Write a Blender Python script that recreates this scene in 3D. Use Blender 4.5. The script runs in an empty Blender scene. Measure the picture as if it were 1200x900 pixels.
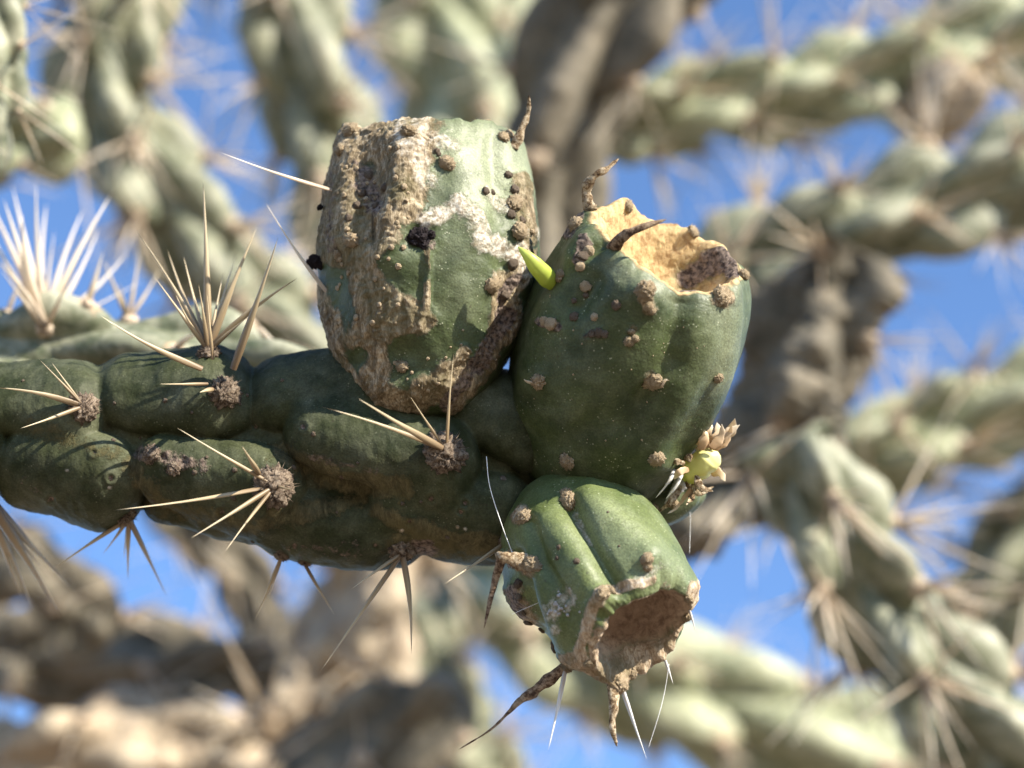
import bpy, math, random
import numpy as np
from mathutils import Vector, Matrix, Quaternion

# ------------------------------------------------------------------ camera, sky, sun
PITCH = math.radians(36.0)
F = 30.0                        # cm from the lens to the branch
WID = 16.3                      # cm across the picture at that distance
C0 = Vector((0.0, 0.0, 1.62))   # where the branch hangs, metres
RX = Vector((1, 0, 0))
RY = Vector((0, -math.sin(PITCH), math.cos(PITCH)))
RZ = Vector((0, -math.cos(PITCH), -math.sin(PITCH)))
EUL = (math.pi / 2 + PITCH, 0, 0)

scene = bpy.context.scene
col = scene.collection
cam_d = bpy.data.cameras.new('camera')
cam = bpy.data.objects.new('camera', cam_d)
col.objects.link(cam)
cam.location = C0 + RZ * (F * 0.01)
cam.rotation_euler = EUL
cam_d.sensor_width = 36.0
cam_d.lens = 36.0 * F / WID
cam_d.clip_start = 0.01
cam_d.clip_end = 3000
cam_d.dof.use_dof = True
cam_d.dof.focus_distance = (F - 1.7) * 0.01
cam_d.dof.aperture_fstop = cam_d.lens / 5.4
scene.camera = cam

SUN_V = Vector((0.67, 0.70, 0.20)).normalized()        # towards the sun: right, up, towards the lens
sdir = RX * SUN_V.x + RY * SUN_V.y + RZ * SUN_V.z
elev = math.asin(sdir.z)
azim = math.atan2(sdir.x, sdir.y)
world = bpy.data.worlds.new('World')
scene.world = world
world.use_nodes = True
nt = world.node_tree
sky = nt.nodes.new('ShaderNodeTexSky')
sky.sky_type = 'NISHITA'
sky.sun_disc = False
sky.sun_elevation = elev
sky.sun_rotation = azim
sky.altitude = 1200
sky.air_density = 1.0
sky.dust_density = 0.0
sky.ozone_density = 5.0
bg = nt.nodes['Background']
nt.links.new(sky.outputs[0], bg.inputs[0])
bg.inputs[1].default_value = 0.12
sun_d = bpy.data.lights.new('sun', 'SUN')
sun_d.energy = 5.0
sun_d.angle = math.radians(0.55)
sun_d.color = (1.0, 0.92, 0.79)
sun = bpy.data.objects.new('sun', sun_d)
col.objects.link(sun)
sun.rotation_euler = sdir.to_track_quat('Z', 'Y').to_euler()
sun.location = (0, 0, 6)
vs = scene.view_settings
vs.view_transform = 'Standard'
vs.look = 'None'
vs.gamma = 1.0
vs.exposure = 1.5
vs.use_curve_mapping = False
scene.cycles.use_denoising = True
scene.cycles.max_bounces = 6

# ------------------------------------------------------------------ numeric helpers
rng = np.random.default_rng(7)
random.seed(7)
_perm = rng.permutation(256)
_perm = np.concatenate([_perm, _perm, _perm])
_g = rng.normal(size=(256, 3))
_g /= np.linalg.norm(_g, axis=1)[:, None]

def noise(p):
    p = np.asarray(p, float)
    i = np.floor(p).astype(int)
    f = p - i
    i &= 255
    w = f * f * f * (f * (f * 6 - 15) + 10)
    r = 0
    for a in (0, 1):
        wa = w[..., 0] if a else 1 - w[..., 0]
        for b in (0, 1):
            wb = w[..., 1] if b else 1 - w[..., 1]
            for c in (0, 1):
                wc = w[..., 2] if c else 1 - w[..., 2]
                h = _perm[_perm[_perm[(i[..., 0] + a) & 255] + ((i[..., 1] + b) & 255)] + ((i[..., 2] + c) & 255)]
                g = _g[h]
                d = g[..., 0] * (f[..., 0] - a) + g[..., 1] * (f[..., 1] - b) + g[..., 2] * (f[..., 2] - c)
                r = r + wa * wb * wc * d
    return r * 1.6

def fbm(p, o=4, lac=2.1, gain=0.5):
    r = 0; a = 1.0
    q = np.asarray(p, float)
    for k in range(o):
        r = r + a * noise(q + 13.7 * k)
        q = q * lac; a *= gain
    return r

def ridged(p, o=3):
    r = 0; a = 1.0
    q = np.asarray(p, float)
    for k in range(o):
        r = r + a * (1 - 2 * np.abs(noise(q + 7.3 * k)))
        q = q * 2.1; a *= 0.5
    return r

def sstep(a, b, x):
    t = np.clip((x - a) / (b - a), 0, 1)
    return t * t * (3 - 2 * t)

def vpt(px, py, z=0.0):
    """view-aligned centimetres of a picture point that lies z cm in front of the branch plane"""
    k = (F - z) / F * WID / 1200
    return np.array([(px - 600) * k, (450 - py) * k, z])

def to_px(P):
    k = F / (F - P[..., 2]) * 1200 / WID
    return np.stack([600 + P[..., 0] * k, 450 - P[..., 1] * k], -1)

def cm(px, z=0.0):
    return px * (F - z) / F * WID / 1200

def world_of(v):
    return C0 + 0.01 * (RX * float(v[0]) + RY * float(v[1]) + RZ * float(v[2]))

def spline(pts, n):
    pts = np.asarray(pts, float)
    P = np.vstack([2 * pts[0] - pts[1], pts, 2 * pts[-1] - pts[-2]])
    out = []
    m = len(pts) - 1
    for k in range(m):
        t = np.linspace(0, 1, 24, endpoint=False)[:, None]
        a, b, c, d = P[k], P[k + 1], P[k + 2], P[k + 3]
        out.append(0.5 * (2 * b + (c - a) * t + (2 * a - 5 * b + 4 * c - d) * t ** 2 + (3 * b - a - 3 * c + d) * t ** 3))
    out = np.vstack(out + [pts[-1:]])
    L = np.concatenate([[0], np.cumsum(np.linalg.norm(np.diff(out[:, :3], axis=0), axis=1))])
    s = np.linspace(0, L[-1], n)
    return np.stack([np.interp(s, L, out[:, j]) for j in range(out.shape[1])], 1), s

def seg_dist(q, pts, taper=None):
    """distance of picture points q to a polyline"""
    best = np.full(q.shape[:-1], 1e9)
    pts = np.asarray(pts, float)
    if len(pts) == 1:
        return np.linalg.norm(q - pts[0], axis=-1)
    for a, b in zip(pts[:-1], pts[1:]):
        ab = b - a
        t = np.clip(((q - a) @ ab) / (ab @ ab + 1e-9), 0, 1)
        d = np.linalg.norm(q - (a + t[..., None] * ab), axis=-1)
        best = np.minimum(best, d)
    return best

# ------------------------------------------------------------------ objects
def grid_mesh(name, P, closed=True, attrs=None, cap0=False, cap1=False):
    """P (nu, nv, 3) in cm -> mesh in metres, closed round v"""
    nu, nv = P.shape[:2]
    V = P.reshape(-1, 3) * 0.01
    iu = np.arange(nu - 1)[:, None]
    iv = np.arange(nv if closed else nv - 1)[None, :]
    jv = (iv + 1) % nv
    q = np.stack([iu * nv + iv, iu * nv + jv, (iu + 1) * nv + jv, (iu + 1) * nv + iv], -1).reshape(-1, 4)
    me = bpy.data.meshes.new(name)
    ncap = int(cap0) + int(cap1)
    nf = len(q)
    me.vertices.add(len(V))
    me.vertices.foreach_set('co', V.astype(np.float32).ravel())
    loops = q.ravel()
    starts = np.arange(nf) * 4
    tot = np.full(nf, 4)
    if cap0:
        starts = np.append(starts, len(loops)); tot = np.append(tot, nv)
        loops = np.append(loops, np.arange(nv)[::-1])
    if cap1:
        starts = np.append(starts, len(loops)); tot = np.append(tot, nv)
        loops = np.append(loops, (nu - 1) * nv + np.arange(nv))
    me.loops.add(len(loops))
    me.loops.foreach_set('vertex_index', loops.astype(np.int32))
    me.polygons.add(len(starts))
    me.polygons.foreach_set('loop_start', starts.astype(np.int32))
    me.polygons.foreach_set('loop_total', tot.astype(np.int32))
    me.polygons.foreach_set('use_smooth', np.ones(len(starts), bool))
    for k, a in (attrs or {}).items():
        at = me.attributes.new(k, 'FLOAT', 'POINT')
        at.data.foreach_set('value', np.asarray(a, np.float32).ravel())
    me.update(calc_edges=True)
    me.validate()
    return me

def raw_mesh(name, V, faces, smooth=True, attrs=None):
    me = bpy.data.meshes.new(name)
    me.from_pydata([tuple(v) for v in V], [], faces)
    if smooth:
        me.polygons.foreach_set('use_smooth', np.ones(len(me.polygons), bool))
    for k, a in (attrs or {}).items():
        at = me.attributes.new(k, 'FLOAT', 'POINT')
        at.data.foreach_set('value', np.asarray(a, np.float32).ravel())
    me.update()
    return me

def thing(name, base, label, cat, group=None):
    o = bpy.data.objects.new(name, None)
    o.empty_display_size = 0.005
    col.objects.link(o)
    o.location = world_of(base)
    o.rotation_euler = EUL
    o['label'] = label
    o['category'] = cat
    if group:
        o['group'] = group
    o['_b'] = [float(x) for x in base]
    return o

def base_of(o):
    return np.array(o['_b'])

def child(name, me, parent, mat, off=None):
    if mat and not me.materials:
        me.materials.append(mat)
    o = bpy.data.objects.new(name, me)
    col.objects.link(o)
    o.parent = parent
    if off is not None:
        o.location = Vector(off) * 0.01
    return o

def normals(P):
    du = np.gradient(P, axis=0)
    dv = (np.roll(P, -1, 1) - np.roll(P, 1, 1)) * 0.5
    n = np.cross(dv, du)
    return n / (np.linalg.norm(n, axis=-1)[..., None] + 1e-12)

class Surf:
    def __init__(s, P, flip=False):
        s.set(P, flip)
    def set(s, P, flip=False):
        s.P = P
        s.N = normals(P) * (-1 if flip else 1)
        view = np.array([0, 0, F]) - P
        view /= np.linalg.norm(view, axis=-1)[..., None]
        s.facing = (s.N * view).sum(-1)
        s.px = to_px(P)
    def at(s, x, y, lim=0.05):
        d = ((s.px - np.array([x, y])) ** 2).sum(-1) + np.where(s.facing > lim, 0, 1e6) - s.P[..., 2] * 60
        i = np.unravel_index(np.argmin(d), d.shape)
        return s.P[i].copy(), s.N[i].copy()

# ------------------------------------------------------------------ materials
def new_mat(name):
    m = bpy.data.materials.new(name)
    m.use_nodes = True
    t = m.node_tree
    b = t.nodes['Principled BSDF']
    return m, t, b

class G:
    """small node-graph helper"""
    def __init__(s, t):
        s.t = t
        s.co = t.nodes.new('ShaderNodeTexCoord').outputs['Object']
    def noise(s, scale, detail=4, rough=0.55, dist=0.0):
        n = s.t.nodes.new('ShaderNodeTexNoise')
        n.inputs['Scale'].default_value = scale
        n.inputs['Detail'].default_value = detail
        n.inputs['Roughness'].default_value = rough
        n.inputs['Distortion'].default_value = dist
        s.t.links.new(s.co, n.inputs['Vector'])
        return n.outputs['Fac']
    def voro(s, scale, feature='F1'):
        n = s.t.nodes.new('ShaderNodeTexVoronoi')
        n.feature = feature
        n.inputs['Scale'].default_value = scale
        s.t.links.new(s.co, n.inputs['Vector'])
        return n.outputs['Distance']
    def attr(s, name):
        n = s.t.nodes.new('ShaderNodeAttribute')
        n.attribute_name = name
        return n.outputs['Fac']
    def ramp(s, fac, stops):
        n = s.t.nodes.new('ShaderNodeValToRGB')
        e = n.color_ramp.elements
        while len(e) < len(stops):
            e.new(0.5)
        for k, (p, c) in enumerate(stops):
            e[k].position = p
            e[k].color = (c[0], c[1], c[2], 1) if not isinstance(c, (int, float)) else (c, c, c, 1)
        s.t.links.new(fac, n.inputs[0])
        return n.outputs[0]
    def mix(s, fac, a, b, mode='MIX'):
        n = s.t.nodes.new('ShaderNodeMix')
        n.data_type = 'RGBA'
        n.blend_type = mode
        for sock, v in ((n.inputs[0], fac), (n.inputs[6], a), (n.inputs[7], b)):
            if hasattr(v, 'links'):
                s.t.links.new(v, sock)
            elif isinstance(v, (int, float)):
                sock.default_value = v if sock == n.inputs[0] else (v, v, v, 1)
            else:
                sock.default_value = (v[0], v[1], v[2], 1)
        return n.outputs[2]
    def math(s, op, a, b=0.0, clamp=False):
        n = s.t.nodes.new('ShaderNodeMath')
        n.operation = op
        n.use_clamp = clamp
        for sock, v in ((n.inputs[0], a), (n.inputs[1], b)):
            if hasattr(v, 'links'):
                s.t.links.new(v, sock)
            else:
                sock.default_value = v
        return n.outputs[0]
    def bump(s, h, strength, dist, normal=None):
        n = s.t.nodes.new('ShaderNodeBump')
        n.inputs['Strength'].default_value = strength
        n.inputs['Distance'].default_value = dist
        s.t.links.new(h, n.inputs['Height'])
        if normal is not None:
            s.t.links.new(normal, n.inputs['Normal'])
        return n.outputs[0]

def skin_mat(name, dark, light, bloom_sheen=(0.42, 0.47, 0.36), cork=((0.045, 0.028, 0.015), (0.24, 0.155, 0.075), (0.56, 0.44, 0.27)),
             inner=(0.55, 0.40, 0.2), inner2=(0.3, 0.18, 0.08), hero=True, rough=0.5, bl=0.5, spec=0.3, dot=0.5):
    m, t, b = new_mat(name)
    g = G(t)
    n1 = g.noise(120, 3)
    base = g.mix(g.ramp(n1, [(0.35, 0.0), (0.65, 1.0)]), dark, light)
    n2 = g.noise(260, 4, 0.65)
    blm = g.math('MULTIPLY', g.ramp(n2, [(0.42, 0.0), (0.72, 1.0)]), bl)
    blm = g.math('ADD', blm, g.math('MULTIPLY', g.attr('bloom_sheen'), 0.8), True)
    base = g.mix(blm, base, bloom_sheen)
    if hero:
        v = g.voro(1500)
        dots = g.math('MULTIPLY', g.ramp(v, [(0.10, 1.0), (0.22, 0.0)]), g.ramp(g.noise(330, 2), [(0.5, 0.0), (0.62, 1.0)]))
        base = g.mix(g.math('MULTIPLY', dots, dot), base, (0.5, 0.5, 0.36))
        v2 = g.voro(800)
        dd = g.math('MULTIPLY', g.ramp(v2, [(0.10, 1.0), (0.2, 0.0)]), g.ramp(g.noise(190, 2), [(0.55, 0.0), (0.65, 1.0)]))
        base = g.mix(g.math('MULTIPLY', dd, 0.6), base, (0.03, 0.025, 0.015))
    fine = g.noise(3400, 2, 0.6)
    base = g.mix(0.55 if hero else 0.0, base, g.ramp(fine, [(0.36, 0.62), (0.66, 1.42)]), 'MULTIPLY')
    mp = t.nodes.new('ShaderNodeMapping')
    mp.inputs['Scale'].default_value = (1.7, 0.55, 1.2)
    t.links.new(g.co, mp.inputs['Vector'])
    co0 = g.co
    g.co = mp.outputs[0]
    fib = g.noise(1000, 6, 0.75, 1.5)
    cn = g.math('ADD', g.math('MULTIPLY', g.noise(230, 6, 0.7, 1.2), 0.55), g.math('MULTIPLY', fib, 0.45))
    g.co = co0
    ccol = g.ramp(cn, [(0.34, cork[0]), (0.475, cork[1]), (0.61, cork[2])])
    if hero:
        ccol = g.mix(g.math('MULTIPLY', g.ramp(g.noise(105, 4, 0.6), [(0.46, 0.0), (0.60, 1.0)]), 0.6), ccol, (0.085, 0.075, 0.03))
    ca = g.attr('cork')
    cfac = g.ramp(g.math('ADD', ca, g.math('MULTIPLY', g.math('SUBTRACT', g.noise(600, 7, 0.75), 0.5), 1.5)), [(0.36, 0.0), (0.62, 1.0)])
    base = g.mix(cfac, base, ccol)
    wa = g.attr('white')
    wfac = g.ramp(g.math('ADD', wa, g.math('MULTIPLY', g.math('SUBTRACT', g.noise(650, 8, 0.8), 0.5), 2.2)), [(0.34, 0.0), (0.95, 1.0)])
    base = g.mix(wfac, base, g.ramp(g.noise(1600, 3), [(0.36, (0.34, 0.27, 0.19)), (0.5, (0.52, 0.46, 0.37)), (0.62, (0.68, 0.64, 0.56))]))
    da = g.attr('dirt_shade')
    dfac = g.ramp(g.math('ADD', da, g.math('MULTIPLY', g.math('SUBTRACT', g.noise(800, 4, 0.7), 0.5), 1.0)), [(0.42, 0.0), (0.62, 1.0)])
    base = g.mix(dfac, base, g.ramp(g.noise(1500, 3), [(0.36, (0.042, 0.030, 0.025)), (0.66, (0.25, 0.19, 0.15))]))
    ia = g.attr('inner')
    base = g.mix(ia, base, g.ramp(g.noise(650, 5, 0.7, 0.4), [(0.36, inner2), (0.56, inner)]))
    t.links.new(base, b.inputs['Base Color'])
    rm = g.math('ADD', g.math('ADD', cfac, wfac), g.math('ADD', dfac, ia), True)
    t.links.new(g.math('ADD', rough, g.math('MULTIPLY', rm, 0.88 - rough)), b.inputs['Roughness'])
    b.inputs['Specular IOR Level'].default_value = spec
    h = g.math('ADD', g.math('MULTIPLY', g.noise(2600, 3), 0.25), g.math('MULTIPLY', g.math('MULTIPLY', fib, rm), 1.9))
    t.links.new(g.bump(h, 0.6 if hero else 0.4, 0.0005), b.inputs['Normal'])
    return m

M = {}
M['fruit'] = skin_mat('cactus_fruit_skin', (0.015, 0.027, 0.007), (0.039, 0.055, 0.014), bloom_sheen=(0.37, 0.39, 0.25), bl=0.12,
                      cork=((0.035, 0.026, 0.015), (0.17, 0.125, 0.07), (0.50, 0.41, 0.28)))
M['fruit_young'] = skin_mat('young_fruit_skin', (0.046, 0.066, 0.014), (0.088, 0.108, 0.030), bloom_sheen=(0.36, 0.40, 0.27), bl=0.12,
                            cork=((0.07, 0.045, 0.028), (0.30, 0.215, 0.135), (0.60, 0.50, 0.37)),
                            inner=(0.42, 0.31, 0.22), inner2=(0.24, 0.165, 0.115))
M['stem'] = skin_mat('cactus_stem_skin', (0.017, 0.022, 0.009), (0.039, 0.044, 0.019), bloom_sheen=(0.14, 0.145, 0.095), bl=0.30, rough=0.6, spec=0.12, dot=0.16,
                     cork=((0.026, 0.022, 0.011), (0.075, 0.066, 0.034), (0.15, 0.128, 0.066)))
M['branch'] = skin_mat('branch_skin', (0.06, 0.072, 0.040), (0.145, 0.153, 0.092), bloom_sheen=(0.46, 0.44, 0.33), bl=0.5, hero=False, rough=0.5,
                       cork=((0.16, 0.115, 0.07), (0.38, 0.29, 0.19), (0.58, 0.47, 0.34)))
M['pale'] = skin_mat('pale_branch_skin', (0.11, 0.13, 0.065), (0.23, 0.245, 0.14), bloom_sheen=(0.54, 0.53, 0.39), bl=0.6, hero=False, rough=0.5,
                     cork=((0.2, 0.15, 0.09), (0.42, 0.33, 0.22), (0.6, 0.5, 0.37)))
M['shaded_wood'] = skin_mat('shaded_wood_skin', (0.045, 0.042, 0.03), (0.11, 0.095, 0.068), bloom_sheen=(0.30, 0.25, 0.18), bl=0.45, hero=False, rough=0.8,  # woody brown kept dark, so the colour stands in for shade on limbs behind
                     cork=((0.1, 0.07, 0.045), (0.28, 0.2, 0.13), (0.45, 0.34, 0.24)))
M['tan'] = skin_mat('bleached_wood_skin', (0.17, 0.125, 0.085), (0.36, 0.29, 0.20), bloom_sheen=(0.50, 0.44, 0.34), bl=0.5, hero=False, rough=0.8,
                    cork=((0.16, 0.1, 0.06), (0.42, 0.3, 0.19), (0.6, 0.48, 0.34)))

def wool_mat(name, c0, c1, c2):
    m, t, b = new_mat(name)
    g = G(t)
    base = g.ramp(g.noise(1100, 6, 0.8), [(0.40, c0), (0.48, c1), (0.58, c2)])
    inf = t.nodes.new('ShaderNodeObjectInfo')
    base = g.mix(0.5, base, g.ramp(inf.outputs['Random'], [(0.0, 0.8), (1.0, 1.2)]), 'MULTIPLY')
    t.links.new(base, b.inputs['Base Color'])
    b.inputs['Roughness'].default_value = 0.95
    b.inputs['Specular IOR Level'].default_value = 0.1
    t.links.new(g.bump(g.noise(2600, 4, 0.8), 0.9, 0.0005), b.inputs['Normal'])
    return m
M['wool'] = wool_mat('tan_areole_wool', (0.12, 0.072, 0.038), (0.46, 0.34, 0.20), (0.74, 0.62, 0.45))
M['wool_grey'] = wool_mat('grey_areole_wool', (0.05, 0.036, 0.027), (0.14, 0.105, 0.078), (0.27, 0.215, 0.16))
M['wool_bg'] = wool_mat('pale_areole_wool', (0.24, 0.17, 0.11), (0.45, 0.35, 0.25), (0.62, 0.52, 0.4))
M['frass'] = wool_mat('black_frass', (0.006, 0.005, 0.007), (0.02, 0.016, 0.02), (0.11, 0.09, 0.09))
M['dry'] = wool_mat('dry_leaf', (0.08, 0.05, 0.03), (0.27, 0.19, 0.11), (0.55, 0.46, 0.33))
M['dry_dark'] = wool_mat('brown_leaf', (0.06, 0.038, 0.026), (0.16, 0.105, 0.07), (0.34, 0.26, 0.18))

def spine_mat(name, base_c, mid_c, tip_c, trans=0.25):
    m, t, b = new_mat(name)
    g = G(t)
    c = g.ramp(g.attr('t'), [(0.0, base_c), (0.35, mid_c), (1.0, tip_c)])
    inf = t.nodes.new('ShaderNodeObjectInfo')
    c = g.mix(g.math('MULTIPLY', g.ramp(g.noise(2.2, 4, 0.7), [(0.5, 0.0), (0.62, 1.0)]), 0.45), c, base_c)
    c = g.mix(0.6, c, g.ramp(inf.outputs['Random'], [(0.0, 0.7), (1.0, 1.15)]), 'MULTIPLY')
    t.links.new(c, b.inputs['Base Color'])
    b.inputs['Roughness'].default_value = 0.45
    tr = t.nodes.new('ShaderNodeBsdfTranslucent')
    t.links.new(c, tr.inputs[0])
    mx = t.nodes.new('ShaderNodeMixShader')
    mx.inputs[0].default_value = trans
    out = t.nodes['Material Output']
    t.links.new(b.outputs[0], mx.inputs[1])
    t.links.new(tr.outputs[0], mx.inputs[2])
    t.links.new(mx.outputs[0], out.inputs[0])
    return m
M['spine'] = spine_mat('straw_spine', (0.19, 0.125, 0.07), (0.42, 0.33, 0.20), (0.66, 0.56, 0.38))
M['spine_pale'] = spine_mat('pale_spine', (0.42, 0.32, 0.22), (0.72, 0.62, 0.48), (0.84, 0.77, 0.66), 0.45)
M['leaf'] = spine_mat('green_leaf', (0.28, 0.38, 0.05), (0.42, 0.50, 0.08), (0.50, 0.56, 0.13), 0.35)
M['bud'] = spine_mat('yellow_bud', (0.35, 0.40, 0.08), (0.55, 0.55, 0.14), (0.66, 0.62, 0.30), 0.2)
M['flake'] = spine_mat('papery_flake', (0.40, 0.24, 0.12), (0.62, 0.44, 0.26), (0.80, 0.70, 0.54), 0.3)
M['ash'] = spine_mat('ashy_white', (0.36, 0.35, 0.34), (0.58, 0.56, 0.53), (0.78, 0.76, 0.72), 0.1)
def silk():
    m, t, b = new_mat('spider_silk')
    b.inputs['Base Color'].default_value = (0.8, 0.8, 0.8, 1)
    b.inputs['Roughness'].default_value = 0.25
    return m
M['silk'] = silk()

# ------------------------------------------------------------------ small shared meshes
def spine_mesh(name, sides=6, rings=6, bend=0.0, flat=1.0):
    V, T, Fc = [], [], []
    for i in range(rings):
        u = i / rings
        r = (1.0 - u) ** 0.75 * (0.72 + 0.5 * math.sin(math.pi * min(1, u * 1.7)) * 0.55)
        bx = bend * math.sin(math.pi * u)
        for k in range(sides):
            a = 2 * math.pi * k / sides
            V.append((bx + r * math.cos(a), flat * r * math.sin(a), u)); T.append(u)
    V.append((0, 0, 1.0)); T.append(1.0)
    for i in range(rings - 1):
        for k in range(sides):
            k2 = (k + 1) % sides
            Fc.append((i * sides + k, i * sides + k2, (i + 1) * sides + k2, (i + 1) * sides + k))
    b = (rings - 1) * sides
    for k in range(sides):
        Fc.append((b + k, b + (k + 1) % sides, rings * sides))
    Fc.append(tuple(range(sides))[::-1])
    return raw_mesh(name, V, Fc, True, {'t': T})

SP = [spine_mesh('spine', 8, 7, b, f) for b, f in ((0.2, 0.8), (0.9, 0.6), (-0.8, 0.9))]
SPB = [spine_mesh('spine_far', 5, 4, b, 0.8) for b in (0.0, 0.8)]
for s in SP: s.materials.append(M['spine'])
for s in SPB: s.materials.append(M['spine_pale'])
SPW = SP[0].copy(); SPW.materials.clear(); SPW.materials.append(M['ash'])
SPP = SP[1].copy(); SPP.materials.clear(); SPP.materials.append(M['spine_pale'])

def ico(sub):
    import bmesh
    bm = bmesh.new()
    bmesh.ops.create_icosphere(bm, subdivisions=sub, radius=1.0)
    V = np.array([v.co[:] for v in bm.verts])
    Fc = [tuple(v.index for v in f.verts) for f in bm.faces]
    bm.free()
    return V, Fc

def blob_mesh(name, sub, seed, amp=0.28, freq=2.2, bristles=0, squash=0.75):
    V, Fc = ico(sub)
    n = fbm(V * freq + seed * 9.1, 4, 2.2, 0.6)
    lump = np.abs(noise(V * 3.6 + seed * 3.3))
    V = V * (1 + amp * n - amp * 0.5 * lump)[:, None]
    V[:, 2] *= squash
    V = list(map(tuple, V))
    r = random.Random(seed)
    for k in range(bristles):
        d = Vector((r.gauss(0, 1), r.gauss(0, 1), abs(r.gauss(0, 0.9)) + 0.2)).normalized()
        p = Vector((d.x, d.y, d.z * squash)) * 0.8
        q = p + (d + Vector((r.uniform(-.3, .3), r.uniform(-.3, .3), r.uniform(-.1, .4)))) * r.uniform(0.2, 0.6)
        a = d.orthogonal().normalized() * 0.036
        c = d.cross(a).normalized() * 0.036
        i = len(V)
        V += [tuple(p + a), tuple(p - a * .5 + c), tuple(p - a * .5 - c), tuple(q)]
        Fc += [(i, i + 1, i + 3), (i + 1, i + 2, i + 3), (i + 2, i, i + 3)]
    return raw_mesh(name, V, Fc)

def with_mat(me, mat):
    c = me.copy(); c.materials.clear(); c.materials.append(mat); return c
_bl = [blob_mesh('areole', 4, k + 1, 0.36, 3.0 + 0.5 * k, 80, (0.5, 0.62, 0.75, 0.55)[k]) for k in range(4)]
AR = [with_mat(b, M['wool']) for b in _bl]
ARG = [with_mat(b, M['wool_grey']) for b in _bl]
ARB = [with_mat(blob_mesh('areole_far', 2, k + 11, 0.3, 1.8, 6), M['wool_bg']) for k in range(2)]
FR = [with_mat(blob_mesh('frass_clump', 4, k + 31, 0.5, 3.4, 10, 0.8), M['frass']) for k in range(2)]
WART = [with_mat(blob_mesh('wart', 3, k + 41, 0.3, 1.8, 0, 0.6), M['wool']) for k in range(2)]
WARTD = [with_mat(blob_mesh('wart', 3, k + 45, 0.3, 1.8, 0, 0.6), M['wool_grey']) for k in range(2)]

def frame_to(nrm, spin=0.0):
    q = Vector(nrm).to_track_quat('Z', 'Y')
    return q @ Quaternion((0, 0, 1), spin)

def put_blob(th, meshes, pos, nrm, size, name='areole', sink=0.25, stretch=1.0, lift=None):
    """a knob whose own scale is baked into its transform; returned with its position"""
    me = random.choice(meshes)
    o = bpy.data.objects.new(name, me)
    col.objects.link(o)
    o.parent = th
    p = pos - base_of(th) + np.array(nrm) * size * (0.2 - sink if lift is None else lift)
    q = frame_to(nrm, random.uniform(0, 6.28))
    s = size * 0.01
    o.matrix_basis = Matrix.Translation(Vector(p) * 0.01) @ q.to_matrix().to_4x4() @ Matrix.Diagonal((s, s * stretch, s, 1))
    return o

def holder(th, pos, nrm, size, meshes=None, name='areole', sink=0.1):
    """an areole with unit scale so that spines can hang under it: mesh scaled, object not"""
    src = random.choice(meshes)
    key = (src.name, round(size, 2))
    me = _cache.get(key)
    if me is None:
        me = src.copy()
        n = len(me.vertices)
        co = np.empty(n * 3, np.float32)
        me.vertices.foreach_get('co', co)
        me.vertices.foreach_set('co', co * round(size, 2) * 0.01)
        me.update()
        _cache[key] = me
    o = bpy.data.objects.new(name, me)
    col.objects.link(o)
    o.parent = th
    p = pos - base_of(th) - np.array(nrm) * size * sink
    o.matrix_basis = Matrix.Translation(Vector(p) * 0.01) @ frame_to(nrm, random.uniform(0, 6.28)).to_matrix().to_4x4()
    return o
_cache = {}

def put_spine(hold, th, a, b, r, me, name='spine'):
    """spine from a to b (view cm) under an areole"""
    a = np.asarray(a); b = np.asarray(b)
    d = b - a
    L = np.linalg.norm(d)
    q = frame_to(d / L, random.uniform(0, 6.28))
    m = Matrix.Translation(Vector(a - base_of(th)) * 0.01) @ q.to_matrix().to_4x4() @ Matrix.Diagonal((r * 0.01, r * 0.01, L * 0.01, 1))
    o = bpy.data.objects.new(name, me)
    col.objects.link(o)
    o.parent = hold
    if hold is not th:
        m = hold.matrix_basis.inverted() @ m
    o.matrix_basis = m
    return o

def horn(th, pts, r0, mat, name, flat=0.6, tip=0.12, wob=0.12, n=40, sides=12, prof=None):
    """curved tapering dry leaf / green leaf; pts in view cm, child of th"""
    if name == 'dried_leaf':
        r0 *= 0.78; wob *= 0.8
    C, s = spline(pts, n)
    u = s / s[-1]
    Tn = np.gradient(C, axis=0); Tn /= np.linalg.norm(Tn, axis=1)[:, None]
    ref = np.array([0, 0, 1.0])
    e1 = np.cross(Tn, ref); e1 /= np.linalg.norm(e1, axis=1)[:, None] + 1e-9
    e2 = np.cross(Tn, e1)
    if prof is None:
        r = r0 * ((1 - u) ** 0.8 * (1 - tip) + tip)
    else:
        r = r0 * np.interp(u, prof[0], prof[1])
    r = r * np.clip(np.sqrt(np.clip((1 - u) * 12, 0.02, 1)), 0, 1)
    th_ = np.linspace(0, 2 * np.pi, sides, endpoint=False)
    P = C[:, None] + r[:, None, None] * (np.cos(th_)[None, :, None] * e1[:, None] + flat * np.sin(th_)[None, :, None] * e2[:, None])
    nn = fbm(P * 4.5 + len(bpy.data.objects) * 1.7, 3)
    P = P + (P - C[:, None]) * (nn * wob * 3)[..., None]
    me = grid_mesh(name, P - base_of(th), True, {'t': np.repeat(u[:, None], sides, 1)}, True, True)
    return child(name, me, th, mat)

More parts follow.
